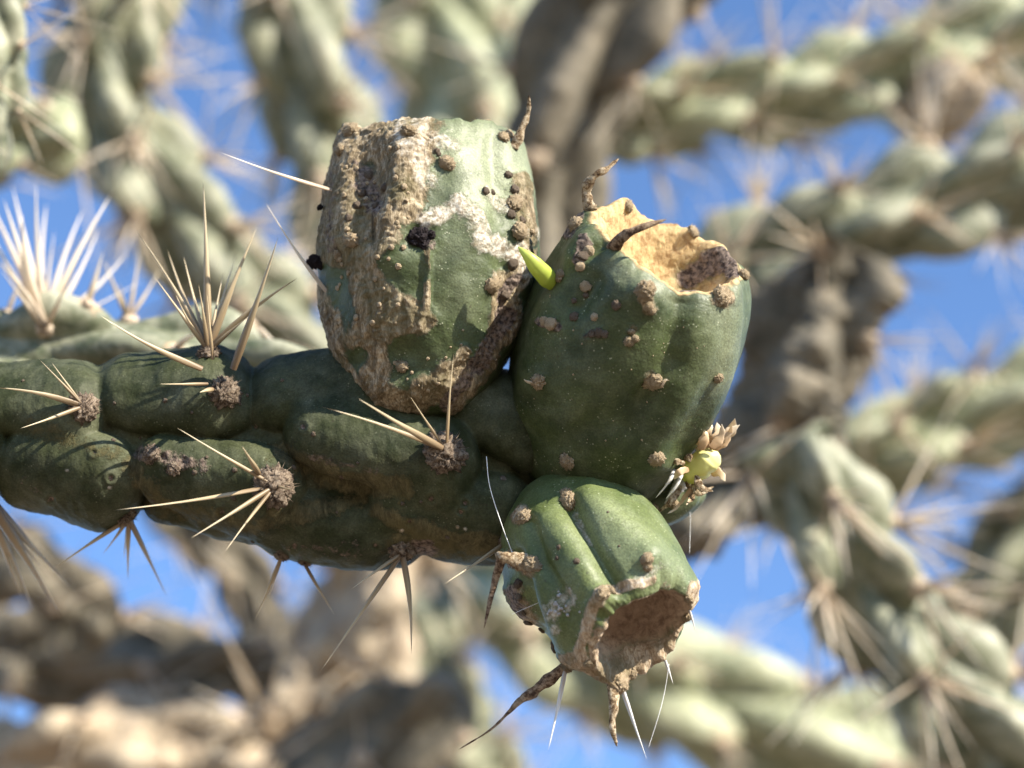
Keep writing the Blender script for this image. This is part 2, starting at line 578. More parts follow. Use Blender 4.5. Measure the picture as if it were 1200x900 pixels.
# ------------------------------------------------------------------ ground
def ground():
    n = 60
    a = np.linspace(0, 2 * np.pi, 72, endpoint=False)
    r = np.concatenate([[0.02], np.geomspace(0.3, 1500, n)])
    P = np.stack([np.cos(a)[None] * r[:, None], np.sin(a)[None] * r[:, None], np.zeros((n + 1, 72))], -1)
    P[..., 2] = 0.03 * fbm(P * 0.7, 3) * np.clip(8 / (r[:, None] + 1), 0, 1)
    me = grid_mesh('ground', P * 100)
    m, t, b = new_mat('desert_soil')
    g = G(t)
    c = g.ramp(g.noise(3, 6), [(0.3, (0.17, 0.125, 0.085)), (0.7, (0.27, 0.21, 0.15))])
    t.links.new(c, b.inputs['Base Color'])
    b.inputs['Roughness'].default_value = 0.95
    t.links.new(g.bump(g.noise(20, 6), 0.5, 0.02), b.inputs['Normal'])
    me.materials.append(m)
    o = bpy.data.objects.new('ground', me)
    col.objects.link(o)
    o['kind'] = 'structure'
ground()

# ------------------------------------------------------------------ sculpting
def brush(S, w, pts, r, noise_amp=0.0, power=1.0, kind='g'):
    d = seg_dist(S.px, pts) / r
    if noise_amp:
        d = d + noise_amp * fbm(S.P * 1.7, 3)
    if kind == 'g':
        v = np.exp(-1.6 * d * d)
    else:
        v = np.clip(1 - d * d, 0, 1) ** 0.75
    return v * w

def frames(C):
    T = np.gradient(C, axis=0); T /= np.linalg.norm(T, axis=1)[:, None]
    e = np.zeros_like(C)
    v = np.cross(T[0], [0.3, 0.2, 1.0]); v /= np.linalg.norm(v)
    for i in range(len(C)):
        v = v - (v @ T[i]) * T[i]; v /= np.linalg.norm(v)
        e[i] = v
    return T, e, np.cross(T, e)

def stem_surface(pts, radii, ns, nv, caps=(False, False)):
    """pts (k,3) view cm, radii cm -> base tube P, axis C, arc length s, frames"""
    A = np.hstack([np.asarray(pts, float), np.asarray(radii, float)[:, None]])
    R, s = spline(A, ns)
    C, r = R[:, :3], R[:, 3].copy()
    if caps[0]:
        r *= np.sqrt(np.clip(1 - np.clip(1 - s / (r[0] * 1.1), 0, 1) ** 2, 0.0004, 1))
    if caps[1]:
        q = s[-1] - s
        r *= np.sqrt(np.clip(1 - np.clip(1 - q / (R[-1, 3] * 1.1), 0, 1) ** 2, 0.0004, 1))
    T, e1, e2 = frames(C)
    a = np.linspace(0, 2 * np.pi, nv, endpoint=False)
    O = np.cos(a)[None, :, None] * e1[:, None] + np.sin(a)[None, :, None] * e2[:, None]
    return C, s, r, a, O, T

def make_branch(name, label, pxpath, z, rpx, mat, caps=(False, False), dens=1.0, hgt=0.66, spines=11, slen=(1.8, 4.0), seed=1,
                zs=None, ns=None, nv=72, group=None, lumpy=0.05, wool=0.30, cat='cactus branch', areoles=True, spr=0.075):
    r_ = random.Random(seed)
    zz = [z] * len(pxpath) if zs is None else zs
    pts = [vpt(x, y, q) for (x, y), q in zip(pxpath, zz)]
    rl = rpx if isinstance(rpx, (list, tuple)) else [rpx] * len(pxpath)
    radii = [cm(k, q) for k, q in zip(rl, zz)]
    L0 = sum(np.linalg.norm(b - a) for a, b in zip(pts[:-1], pts[1:]))
    rm = float(np.mean(radii))
    ns = ns or int(max(60, L0 / rm * 42))
    C, s, r, a, O, T = stem_surface(pts, [q * 0.60 for q in radii], ns, nv, caps)
    # tubercles, spiralling up the stem
    la, lb = rm * r_.uniform(1.2, 1.65), rm * r_.uniform(0.5, 0.62)
    ds = 0.46 * rm / dens
    n = int(s[-1] / ds)
    H = np.zeros((len(s), nv)); cork = np.zeros_like(H); bloom_sheen = np.zeros_like(H)
    tub = []
    ph0 = r_.uniform(0, 6.28)
    for i in range(n + 6):
        si = (i - 2) * ds + r_.uniform(-.15, .15) * ds
        ai = (ph0 + i * 2.39996) % (2 * math.pi)
        k = r_.uniform(0.85, 1.15)
        x = (s[:, None] - si) / (la * k)
        da = (a[None] - ai + np.pi) % (2 * np.pi) - np.pi
        y = da * rm / (lb * k)
        d2 = x * x + y * y
        dome = (0.4 * np.clip(1 - d2, 0, 1) ** 0.6 + 0.75 * np.clip(1.02 - np.sqrt(d2 + 0.02), 0, 1) ** 0.9) * (1 + 0.55 * x) * r_.uniform(0.85, 1.1)
        H += np.clip(dome, 0, None) ** 4
        xa = (s[:, None] - si - 0.66 * la * k) / (rm * 0.24)
        cork = np.maximum(cork, np.exp(-(xa ** 2 + (da / 0.22) ** 2)))
        bloom_sheen = np.maximum(bloom_sheen, np.clip(dome - 0.55, 0, 1))
        tub.append((si + 0.66 * la * k, ai))
    H = H ** 0.25
    endw = np.clip(r / (np.max(r) * 0.7), 0, 1)[:, None]
    P = C[:, None] + O * (r[:, None] + rm * hgt * H * endw)[..., None]
    P = P + O * (lumpy * rm * fbm(P * (0.9 / rm) + seed * 5.1, 4))[..., None]
    th = thing(name, pts[0], label, cat, group)
    z0 = np.zeros_like(H)
    me = grid_mesh('stem', P - pts[0], True, {'cork': cork * 0.8, 'bloom_sheen': bloom_sheen * 0.5, 'white': z0, 'dirt_shade': z0, 'inner': z0}, True, True)
    child('stem', me, th, M[mat])
    if not areoles:
        return th, Surf(P)
    S = Surf(P)
    for si, ai in tub:
        if si < 0.1 or si > s[-1] - 0.05:
            continue
        iu = min(len(s) - 2, int(np.searchsorted(s, si))); iv = int(round(ai / (2 * np.pi) * nv)) % nv
        p, nn = S.P[iu, iv], O[iu, iv] * 0.8 + T[iu] * 0.45
        px = S.px[iu, iv]
        if S.facing[iu, iv] < -0.55 or not (-60 < px[0] < 1260 and -60 < px[1] < 960):
            continue
        nn = nn / np.linalg.norm(nn)
        hd = holder(th, p, nn, rm * wool * r_.uniform(0.7, 1.1) * 0.62, ARB, sink=0.15)
        for k in range(r_.randint(max(1, spines - 2), spines)):
            d = nn + np.array([r_.gauss(0, .75), r_.gauss(0, .75), r_.gauss(0, .75)])
            d /= np.linalg.norm(d)
            L = r_.uniform(*slen)
            put_spine(hd, th, p - nn * 0.03, p + d * L, spr * r_.uniform(0.7, 1.3), r_.choice(SPB))
    return th, S

# ------------------------------------------------------------------ the branch in focus
def main_stem():
    path = [(-230, 480), (-60, 500), (60, 512), (230, 526), (400, 538), (540, 540), (648, 545)]
    rad = [46, 48, 53, 64, 78, 75, 64]
    zz = [0.0, 0.0, 0.0, 0.1, 0.1, 0.0, -0.1]
    pts = [vpt(x, y, z) for (x, y), z in zip(path, zz)]
    C, s, r, a, O, T = stem_surface(pts, [cm(k) for k in rad], 620, 380, (False, True))
    P0 = C[:, None] + O * r[:, None, None]
    S = Surf(P0)
    w = sstep(-0.35, 0.0, S.facing)
    tubs = [((156, 458), (242, 455), 60, 58), ((334, 454), (425, 448), 62, 56), ((370, 508), (515, 542), 46, 54),
            ((-10, 472), (85, 480), 44, 44), ((36, 543), (120, 558), 50, 48), ((195, 546), (312, 568), 44, 47),
            ((330, 614), (462, 640), 50, 55), ((472, 586), (585, 604), 48, 49), ((560, 476), (625, 500), 52, 45),
            ((192, 606), (290, 624), 40, 45), ((-130, 450), (-60, 460), 46, 42), ((-120, 520), (-30, 530), 46, 42)]
    H = np.zeros(w.shape)
    for (x0, y0), (x1, y1), wd, h in tubs:
        ab = np.array([x1 - x0, y1 - y0], float)
        tt = np.clip(((S.px - np.array([x0, y0])) @ ab) / (ab @ ab), 0, 1)
        h = h * (0.80 + 0.20 * tt)
        d = seg_dist(S.px, [(x0, y0), (x1, y1)]) / (wd * (0.84 + 0.18 * tt))
        d = d + 0.13 * noise(P0 * 1.1) + 0.05 * noise(P0 * 3.1)
        H += (np.clip(1.06 - d * d, 0, 2) ** 0.54 * cm(1) * h * w) ** 7
    # the far side carries tubercles too
    wb = 1 - w
    for i in range(60):
        si = i * 0.30
        ai = (i * 2.39996) % (2 * np.pi)
        da = (a[None] - ai + np.pi) % (2 * np.pi) - np.pi
        d2 = ((s[:, None] - si) / 1.5) ** 2 + (da * 1.35 / 0.72) ** 2
        H += (np.clip(1 - d2, 0, 1) ** 0.7 * 0.38 * wb) ** 7
    H = H ** (1 / 7)
    P = P0 + O * (H + 0.035 * fbm(P0 * 1.4, 4) + 0.008 * fbm(P0 * 7, 3))[..., None]
    # pits and scars
    pits = [(170, 531, 9), (190, 536, 7), (215, 540, 8), (197, 552, 6), (345, 640, 8), (505, 585, 7), (545, 590, 6), (130, 560, 6), (480, 612, 6),
            (440, 640, 6), (260, 600, 7), (400, 560, 6), (355, 500, 6), (590, 560, 8), (60, 585, 6), (110, 530, 5), (300, 500, 5), (540, 600, 5)]
    S.set(P)
    dirt_shade = np.zeros(w.shape); cork = np.zeros(w.shape); bloom_sheen = np.zeros(w.shape); white = np.zeros(w.shape)
    D = np.zeros(w.shape)
    for x, y, q in pits:
        d = np.linalg.norm(S.px - np.array([x, y]), axis=-1) / q
        D += cm(1.6) * (np.exp(-3 * (d - 1) ** 2) - 1.2 * np.exp(-2.5 * d * d)) * w
        dirt_shade = np.maximum(dirt_shade, 0.75 * np.exp(-2.5 * d * d) * w)
        bloom_sheen = np.maximum(bloom_sheen, 0.08 * np.exp(-4 * (d - 1) ** 2) * w)
    P = P + O * D[..., None]
    for pts_, q, v in (([(325, 530), (390, 560), (470, 570)], 20, 0.62), ([(440, 600), (480, 618), (590, 640)], 12, 0.75),
                       ([(180, 590), (290, 615)], 24, 0.5), ([(300, 620), (330, 600), (420, 590)], 18, 0.5), ([(40, 500), (150, 540)], 16, 0.42),
                       ([(150, 545), (180, 575), (190, 600)], 20, 0.5), ([(460, 640), (600, 645)], 18, 0.6)):
        cork = np.maximum(cork, min(1.0, v * 1.25) * brush(S, w, pts_, q * 1.2, 0.35))
    for pts_, q, v in (([(165, 532), (240, 545)], 16, 0.62), ([(330, 640), (420, 645)], 22, 0.42), ([(360, 535), (440, 552)], 10, 0.5),
                       ([(470, 645), (500, 640)], 16, 0.7), ([(30, 560), (60, 590)], 18, 0.45)):
        dirt_shade = np.maximum(dirt_shade, v * brush(S, w, pts_, q, 0.45))
    bloom_sheen += 0.22 * sstep(0.1, 0.6, fbm(P * 0.9 + 3, 3)) + 0.3 * brush(S, w, [(262, 470)], 40) + 0.3 * brush(S, w, [(95, 490)], 40) + 0.25 * brush(S, w, [(590, 460)], 40)
    for x, y in ((128, 572), (470, 622), (536, 618), (545, 620), (78, 552)):
        white = np.maximum(white, 0.8 * brush(S, w, [(x, y)], 4))
    th = thing('cholla_branch', vpt(640, 548, 0), 'thick dark green shaded cactus branch carrying the fruits, with woolly knobs and straw spines', 'cactus branch')
    me = grid_mesh('stem', P - base_of(th), True, {'cork': cork, 'bloom_sheen': np.clip(bloom_sheen, 0, 1), 'white': white, 'dirt_shade': dirt_shade, 'inner': np.zeros(w.shape)}, True, False)
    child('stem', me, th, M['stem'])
    S.set(P)
    def cluster(x, y, size, tips, mset=ARG, root=None):
        p, nrm = S.at(x, y)
        nn = nrm * 0.9 + np.array([0, 0.1, 0.15]); nn /= np.linalg.norm(nn)
        hd = holder(th, p, nn, cm(size), mset, sink=0.05)
        for tip in tips:
            tx, ty, dz, rr = tip[:4]
            me = SP[tip[4]] if len(tip) > 4 else random.choice(SP)
            b = vpt(tx, ty, p[2] + dz)
            st = p + nn * cm(size) * 0.25
            if len(tip) > 5:
                st = vpt(tip[5], tip[6], p[2] + 0.1)
            d = (b - st) / np.linalg.norm(b - st)
            put_spine(hd, th, st + d * cm(size) * 0.2, b, cm(rr), me)
        return hd
    cluster(264, 460, 18, [(327, 275, 0.5, 6.2, 0, 272, 436), (118, 370, 0.9, 4.4, 1, 240, 434), (187, 450, 0.8, 3.0, 0, 246, 450), (243, 345, 0.3, 2.6, 0, 250, 425),
                           (234, 460, 0.8, 4.0, 0, 250, 456)])
    cluster(244, 412, 13, [(238, 211, -0.3, 6.4, 0), (301, 266, -0.1, 6.0, 0), (350, 325, 0.2, 5.6, 1), (157, 266, -0.6, 4.2, 1), (180, 323, 0.1, 4.2, 0), (215, 300, -0.8, 3.6, 0), (262, 318, -0.6, 3.6, 0), (196, 292, -1.2, 4.2, 2),
                           (276, 300, -1.0, 3.6, 0), (232, 330, 0.4, 3.0, 0), (310, 350, -0.6, 3.4, 0), (206, 345, 0.3, 3.2, 1), (290, 372, 0.2, 3.4, 0)])
    cluster(322, 570, 22, [(132, 598, 0.9, 3.8, 1), (207, 501, 0.7, 3.0, 0), (283, 522, 1.2, 5.0, 0, 304, 556), (223, 631, 1.2, 4.2, 0), (264, 646, 0.9, 3.2, 2), (345, 574, .6, 2, 0)])
    cluster(522, 530, 23, [(378, 477, 1.1, 3.4, 1), (420, 467, 1.3, 5.2, 0), (481, 465, 0.5, 2.4, 0), (532, 412, 0.5, 3.8, 1)])
    cluster(97, 478, 17, [(-6, 454, 0.7, 4.4, 1), (24, 502, 0.9, 3.2, 0), (45, 420, 0.3, 2.6, 0), (60, 424, .2, 2.4, 0)])
    cluster(472, 646, 15, [(374, 789, 0.3, 4.6, 0), (482, 767, 0.2, 4.8, 2), (411, 691, 0.6, 2.8, 0), (480, 690, 0.1, 2.6, 0)], ARG)
    cluster(330, 652, 9, [(298, 728, -0.4, 3.0, 0), (314, 702, -0.6, 2.6, 0)], ARG)
    cluster(356, 662, 8, [(393, 722, -0.4, 3.0, 0)], ARG)
    cluster(596, 632, 12, [(521, 684, 0.9, 3.4, 0)], ARG)
    cluster(150, 606, 12, [(60, 668, -0.3, 3.6, 0), (120, 650, -1.0, 3.0, 0), (150, 680, -1.5, 4.0, 0), (196, 700, -2.2, 5.0, 0), (145, 655, -1.4, 3, 0)], ARG)
    cluster(176, 532, 11, [], ARG)
    cluster(204, 548, 8, [], ARG)
    # left end: spines sweeping down, out of focus behind
    cluster(-20, 575, 14, [(72, 722, -3.4, 9.0, 0), (38, 712, -3.6, 8.0, 0), (84, 690, -3.9, 7.0, 0), (25, 700, -3.2, 7.0, 0), (50, 668, -2.6, 6.0, 0)], ARG)
    for k in range(26):
        x = random.uniform(10, 600); y = random.uniform(440, 640)
        p, nrm = S.at(x, y)
        if np.linalg.norm(to_px(p) - np.array([x, y])) < 4:
            put_blob(th, WARTD, p, nrm, cm(random.uniform(1.4, 3.2)), 'wart', sink=0.1)
    return th, S
STEM, SSTEM = main_stem()

# ------------------------------------------------------------------ fruits
def fruit_surface(base, top, prof, nu=420, nv=420, rim_at=1.0, ecc=0.0, off=0.0):
    base = np.asarray(base, float); top = np.asarray(top, float)
    L = np.linalg.norm(top - base)
    w = (top - base) / L
    zc = np.array([0, 0, 1.0])
    e2 = zc - (zc @ w) * w; e2 /= np.linalg.norm(e2)
    e1 = np.cross(e2, w)
    Q, s = spline([(h * L, r, 0) for h, r in prof], nu)
    i_rim = int(np.argmax(Q[:, 0]))
    a = np.linspace(0, 2 * np.pi, nv, endpoint=False)
    O = np.cos(a)[None, :, None] * e1 + np.sin(a)[None, :, None] * e2
    O = np.broadcast_to(O, (nu, nv, 3))
    rr = np.clip(Q[:, 1], 0.001, None)
    P = base + Q[:, 0][:, None, None] * w + rr[:, None, None] * O
    inner = np.zeros((nu, nv)); inner[i_rim:] = 1
    if off:
        sh = sstep(0, 1, np.arange(nu) >= i_rim) * sstep(0, 0.18 * nu, np.arange(nu) - i_rim) * off
        P = P + sh[:, None, None] * e1
    return P, O, w, e1, e2, inner, Q, i_rim, a, L

def finish(th, P, O, attrs, mat, name='flesh'):
    me = grid_mesh(name, P - base_of(th), True, attrs, True, True)
    child(name, me, th, M[mat])
    return Surf(P)

def knob(th, S, x, y, size, meshes=None, sink=0.15, name='areole', up=0.0, stretch=1.0):
    p, n = S.at(x, y, -0.1)
    n = n + np.array([0, up, 0.0]); n /= np.linalg.norm(n)
    if name == 'areole':
        size *= random.uniform(0.66, 0.9); stretch = random.uniform(0.75, 1.3)
    put_blob(th, meshes or AR, p, n, cm(size, p[2]), name, sink, stretch)
    return p, n

def fruit_one():
    base, top = vpt(487, 488, 0.95), vpt(510, 186, -0.45)
    c = cm(1)
    prof = [(-0.02, 8 * c), (0.0, 40 * c), (0.07, 66 * c), (0.2, 96 * c), (0.4, 119 * c), (0.6, 127 * c), (0.75, 126 * c), (0.9, 118 * c), (0.985, 107 * c),
            (1.0, 98 * c), (0.985, 88 * c), (0.94, 70 * c), (0.9, 40 * c), (0.89, 0.5 * c)]
    P0, O, w, e1, e2, inner, Q, ir, a, L = fruit_surface(base, top, prof, 460, 480)
    S = Surf(P0)
    f = sstep(-0.3, 0.05, S.facing)
    outer = 1 - inner
    N = S.N
    D = 0.03 * fbm(P0 * 0.8, 3) * 1.6
    # broad tubercle relief
    for pts, r, h in (([(478, 175), (468, 240), (450, 300)], 26, 11), ([(412, 155), (402, 280)], 20, 10), ([(440, 195), (438, 230)], 20, -12), ([(428, 250), (440, 280)], 12, -7),
                      ([(600, 170), (612, 250), (606, 330)], 22, 9), ([(540, 190), (560, 300), (540, 400)], 40, 6), ([(472, 413)], 22, -8), ([(422, 420)], 22, -5),
                      ([(470, 320)], 30, 6), ([(503, 290), (500, 350), (492, 380)], 5, 3), ([(585, 300), (590, 370), (560, 430)], 14, -8), ([(455, 450), (520, 445)], 16, 6),
                      ([(400, 330), (396, 380)], 16, -5), ([(575, 170), (580, 260)], 10, -4)):
        D = D + cm(h) * brush(S, f, pts, r, 0.15) * outer
    rimw = np.exp(-((np.arange(len(Q)) - ir) / 26.0) ** 2)[:, None]
    hr = 0.10 * fbm(np.stack([np.cos(a) * 2.2, np.sin(a) * 2.2, a * 0 + 5], -1), 4)[None]
    corner = sum(q * np.exp(-(((a - k + np.pi) % (2 * np.pi) - np.pi) / wd) ** 2) for k, q, wd in ((0.42, 1.2, .2), (1.27, 0.2, .15), (1.75, 0.5, .3), (2.25, 1.2, .35), (2.75, 1.2, .25), (4.0, 1, .2), (5.2, 1, .2)))[None]
    # surface marks
    nz = fbm(P0 * 2.2 + 4, 4)
    cork = np.zeros(f.shape); white = np.zeros(f.shape); dirt_shade = np.zeros(f.shape)
    for pts, r, v in (([(410, 155), (480, 160)], 36, 1.0), ([(400, 170), (395, 290)], 30, 1.0), ([(440, 170), (440, 280)], 36, 1.0), ([(478, 165), (470, 245)], 26, 1.0),
                      ([(410, 280), (440, 330), (450, 370)], 22, 1.0), ([(425, 330), (470, 372), (430, 400)], 30, 0.95), ([(500, 295), (500, 370)], 5, 0.9),
                      ([(440, 400), (440, 460), (480, 470), (525, 440)], 22, 0.95), ([(525, 440), (540, 410)], 8, 0.8), ([(495, 375), (460, 385)], 18, 0.9), ([(380, 340), (400, 430), (440, 470)], 14, 0.75),
                      ([(585, 330), (598, 370), (560, 430), (530, 470)], 16, 1.0), ([(575, 385), (583, 340)], 9, 0.9), ([(610, 300), (596, 340)], 14, 1.0), ([(606, 215), (610, 285)], 13, 0.7)):
        cork = np.maximum(cork, v * np.clip(1.7 * brush(S, f, pts, r, 0.30), 0, 1))
    for pts, r, v in (([(470, 312)], 24, 1.0), ([(488, 320)], 16, 1.0), ([(473, 412)], 20, 1.0), ([(390, 325), (400, 350)], 14, 0.8), ([(420, 418)], 14, 0.7), ([(432, 196)], 12, 0.6)):
        cork = cork * (1 - v * np.clip(1.6 * brush(S, f, pts, r, 0.25), 0, 1))
    for pts, r, v in (([(495, 145), (488, 180), (500, 215)], 14, 0.7), ([(500, 262), (535, 240), (552, 255), (562, 285), (585, 290), (600, 300)], 13, 1.0), ([(600, 290), (606, 320)], 12, 0.9),
                      ([(470, 150), (475, 185)], 10, 0.75), ([(512, 165), (530, 175)], 14, 0.7), ([(570, 224), (590, 245)], 8, 0.8), ([(620, 275), (600, 275)], 9, 0.7), ([(395, 160), (410, 145)], 9, 0.7),
                      ([(580, 325)], 10, 0.8)):
        white = np.maximum(white, 0.82 * v * np.clip(1.25 * brush(S, f, pts, r, 0.45), 0, 1))
    for pts, r, v in (([(428, 200), (436, 245)], 20, 0.62), ([(395, 210), (392, 290)], 14, 0.5), ([(592, 370), (560, 425)], 16, 0.85), ([(600, 325), (588, 350)], 9, 0.8), ([(520, 470), (545, 440)], 14, 0.6), ([(505, 285)], 18, 0.6),  # upper-left strokes paint shade into the cork hollows; others are dark crust
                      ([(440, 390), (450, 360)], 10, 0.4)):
        dirt_shade = np.maximum(dirt_shade, v * np.clip(1.3 * brush(S, f, pts, r, 0.4), 0, 1))
    cork = np.maximum(cork, (1 - f) * 0.9 * sstep(0.1, 0.5, nz))
    bloom_sheen = 0.5 * brush(S, f, [(545, 175), (600, 200), (560, 230)], 44) + 0.12 * brush(S, f, [(540, 300), (550, 360)], 26) + 0.04
    rough = np.clip(cork + 0.6 * white + 0.7 * dirt_shade, 0, 1) * outer
    edge = np.clip(rough * (1 - rough) * 4, 0, 1)
    D = D + rough * (0.008 + 0.022 * ridged(P0 * 1.7, 3) + 0.024 * ridged(P0 * 5.5 + 1.2 * fbm(P0 * 1.5, 2)[..., None], 2) + 0.014 * fbm(P0 * 12, 3)) + edge * 0.012
    D = D + (1 - rough) * 0.004 * fbm(P0 * 8, 2)
    # black frass lies in a dent
    D = D - cm(6) * brush(S, f, [(491, 280)], 16)
    P = P0 + N * D[..., None] * np.where(inner > 0, 0.3, 1)[..., None] + (rimw * (hr + 0.16 * corner - 0.05))[..., None] * w
    th = thing('cactus_fruit', base, 'barrel shaped cactus fruit scarred with tan cork and white crust, black lump on front', 'cactus fruit', 'fruits at the end of the branch')
    S = finish(th, P, O, {'cork': cork * outer, 'white': white * outer, 'dirt_shade': dirt_shade * outer, 'bloom_sheen': np.clip(bloom_sheen, 0, 1) * outer, 'inner': inner}, 'fruit', 'flesh')
    for x, y, q in ((524, 191, 13), (412, 281, 12), (471, 430, 12), (577, 333, 13), (609, 270, 14), (604, 238, 11), (411, 152, 11), (478, 152, 13), (590, 160, 9), (598, 157, 8), (396, 175, 8), (625, 272, 6), (395, 300, 8)):
        knob(th, S, x, y, q, AR)
    for x, y, q in ((595, 205, 5), (570, 224, 5), (578, 225, 4), (604, 222, 6), (512, 176, 3.5), (515, 180, 3), (600, 252, 6), (612, 258, 5), (432, 205, 6), (424, 225, 6), (440, 240, 5), (418, 240, 5), (450, 220, 5), (408, 255, 5), (600, 310, 7), (592, 345, 7)):
        knob(th, S, x, y, q, WARTD, name='wart')
    for k in range(40):
        x, y = random.uniform(395, 480), random.uniform(170, 380)
        knob(th, S, x, y, random.uniform(1.6, 4.0), WART, name='flake', sink=0.05)
    for k in range(14):
        x, y = random.uniform(440, 600), random.uniform(380, 465)
        knob(th, S, x, y, random.uniform(1.2, 2.6), WART, name='flake', sink=0.05)
    # dried leaf on the rim, spines
    p, n = S.at(604, 172, -0.2)
    horn(th, [p + n * -0.03, vpt(612, 150, p[2]), vpt(619, 130, p[2]), vpt(620, 111, p[2] + 0.1)], cm(8), M['dry'], 'dried_leaf', 0.7, 0.15, 0.2)
    for (bx, by), (tx, ty), r, dz in (((388, 222), (257, 178), 3.4, 0.5), ((384, 347), (311, 237), 3.4, -0.6), ((531, 470), (533, 415), 2.0, 0.4)):
        p, n = S.at(bx, by, -0.3)
        put_spine(th, th, p - n * 0.05, vpt(tx, ty, p[2] + dz), cm(r), SPP)
    return th, S
FRUIT1, SF1 = fruit_one()

def fruit_two():
    base, top = vpt(670, 574, -0.2), vpt(782, 292, 1.45)
    c = cm(1, 0.6)
    prof = [(-0.03, 10 * c), (0.0, 48 * c), (0.08, 82 * c), (0.22, 105 * c), (0.45, 123 * c), (0.65, 127 * c), (0.85, 116 * c), (0.97, 100 * c), (1.0, 88 * c),
            (0.985, 80 * c), (0.93, 72 * c), (0.85, 58 * c), (0.80, 30 * c), (0.79, 0.5 * c)]
    P0, O, w, e1, e2, inner, Q, ir, a, L = fruit_surface(base, top, prof, 460, 480, off=-cm(7))
    S = Surf(P0)
    f = sstep(-0.3, 0.05, S.facing)
    outer = 1 - inner
    N = S.N
    D = 0.035 * fbm(P0 * 0.7 + 9, 3) + 0.045 * np.cos(9 * a + 0.4 + 1.1 * (Q[:, 0] / L)[:, None]) * sstep(0.12, 0.5, Q[:, 0] / L)[:, None] * (1 - inner)
    for pts, r, h in (([(765, 330), (735, 440), (700, 540)], 34, 7), ([(802, 345), (785, 420), (735, 500)], 20, -11), ([(845, 345), (824, 430), (768, 535)], 26, 8), ([(700, 320), (650, 400), (640, 480)], 36, 6),
                      ([(672, 300), (690, 260)], 18, 8), ([(700, 330), (680, 360)], 14, -6), ([(765, 455), (690, 500)], 22, -5), ([(770, 447)], 24, 6), ([(632, 447)], 22, 6), ([(664, 540)], 22, 6), ([(770, 537)], 22, 7),
                      ([(757, 340)], 24, 6), ([(715, 300), (745, 280)], 14, 7), ([(650, 560), (760, 580)], 20, 5), ([(690, 300), (705, 290)], 8, -8)):
        D = D + cm(h) * brush(S, f, pts, r, 0.12) * outer
    D = D + 0.05 * np.cos(7 * a + 0.6)[None] * (1 - f) * outer
    dirt_shade = np.zeros(f.shape); cork = np.zeros(f.shape); white = np.zeros(f.shape)
    for pts, r, v in (([(668, 275), (682, 258)], 10, 0.8), ([(690, 290), (682, 312)], 7, 0.8), ([(638, 378), (655, 384)], 9, 0.6), ([(690, 395), (705, 390)], 7, 0.5)):
        dirt_shade = np.maximum(dirt_shade, v * np.clip(1.4 * brush(S, f, pts, r, 0.35), 0, 1))
    for pts, r, v in (([(757, 340), (762, 358)], 13, 0.75), ([(765, 447)], 13, 0.6), ([(845, 345)], 14, 0.8), ([(675, 262)], 14, 0.6), ([(742, 385), (738, 398)], 9, 0.6)):
        cork = np.maximum(cork, v * np.clip(1.3 * brush(S, f, pts, r, 0.3), 0, 1))
    # cut rim: cream flesh and the dark right end of the cup
    inn = inner.copy()
    lip = np.exp(-((np.arange(len(Q)) - ir) / 6.0) ** 2)[:, None] * np.ones(f.shape)
    inn = np.maximum(inn, 0.9 * sstep(0.4, 0.9, lip + 0.35 * fbm(P0 * 3, 3)))
    inn = np.maximum(inn, np.clip(1.5 * brush(S, f, [(722, 258), (738, 262)], 17, 0.2), 0, 1))
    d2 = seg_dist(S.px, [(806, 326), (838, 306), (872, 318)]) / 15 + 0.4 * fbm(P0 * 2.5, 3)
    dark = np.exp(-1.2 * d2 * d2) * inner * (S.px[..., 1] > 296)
    dirt_shade = np.maximum(dirt_shade, 0.9 * np.clip(1.5 * dark, 0, 1))
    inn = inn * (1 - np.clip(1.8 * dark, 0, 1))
    rough = np.clip(cork + dirt_shade, 0, 1) * outer
    D = D + rough * (0.012 + 0.02 * ridged(P0 * 4, 3) + 0.02 * fbm(P0 * 9, 3)) + 0.0035 * fbm(P0 * 8, 2)
    D = D + inner * (0.016 * ridged(P0 * 2.0, 2) + 0.012 * fbm(P0 * 6, 3))
    rimw = np.exp(-((np.arange(len(Q)) - ir) / 34.0) ** 2)[:, None]
    hr = 0.11 * fbm(np.stack([np.cos(a) * 1.8 + 7, np.sin(a) * 1.8, a * 0 + 2], -1), 4)[None]
    # raised back left corner, notch towards the brown leaf
    cn = 0.2 * np.exp(-(((a - 5.55 + np.pi) % (2 * np.pi) - np.pi) / 0.42) ** 2)[None] + 0.10 * np.exp(-(((a - 4.0 + np.pi) % (2 * np.pi) - np.pi) / 0.3) ** 2)[None] - 0.24 * np.exp(-(((a - 1.75 + np.pi) % (2 * np.pi) - np.pi) / 0.6) ** 2)[None]
    P = P0 + N * D[..., None] + (rimw * (hr + cn))[..., None] * w
    bloom_sheen = 0.03 + 0.35 * brush(S, f, [(850, 340), (845, 440)], 30) + 0.3 * brush(S, f, [(725, 310), (790, 335)], 18)  # paler right flank also paints in the sunlit sheen of its wax
    th = thing('cactus_fruit', base, 'plump smooth dark green cactus fruit with a shallow cream hollow on top', 'cactus fruit', 'fruits at the end of the branch')
    S = finish(th, P, O, {'cork': cork * outer, 'white': white, 'dirt_shade': dirt_shade, 'bloom_sheen': np.clip(bloom_sheen, 0, 1) * outer, 'inner': np.clip(inn, 0, 1)}, 'fruit')
    for x, y, q in ((756, 340, 14), (765, 448, 14), (631, 447, 13), (664, 541, 13), (770, 538, 13), (655, 323, 9), (846, 347, 12), (819, 266, 11), (692, 243, 11), (737, 242, 9), (842, 443, 9), (674, 263, 13), (760, 360, 7), (765, 365, 6), (737, 400, 8), (745, 397, 7), (740, 388, 6), (872, 322, 9), (722, 577, 9)):
        knob(th, S, x, y, q, AR)
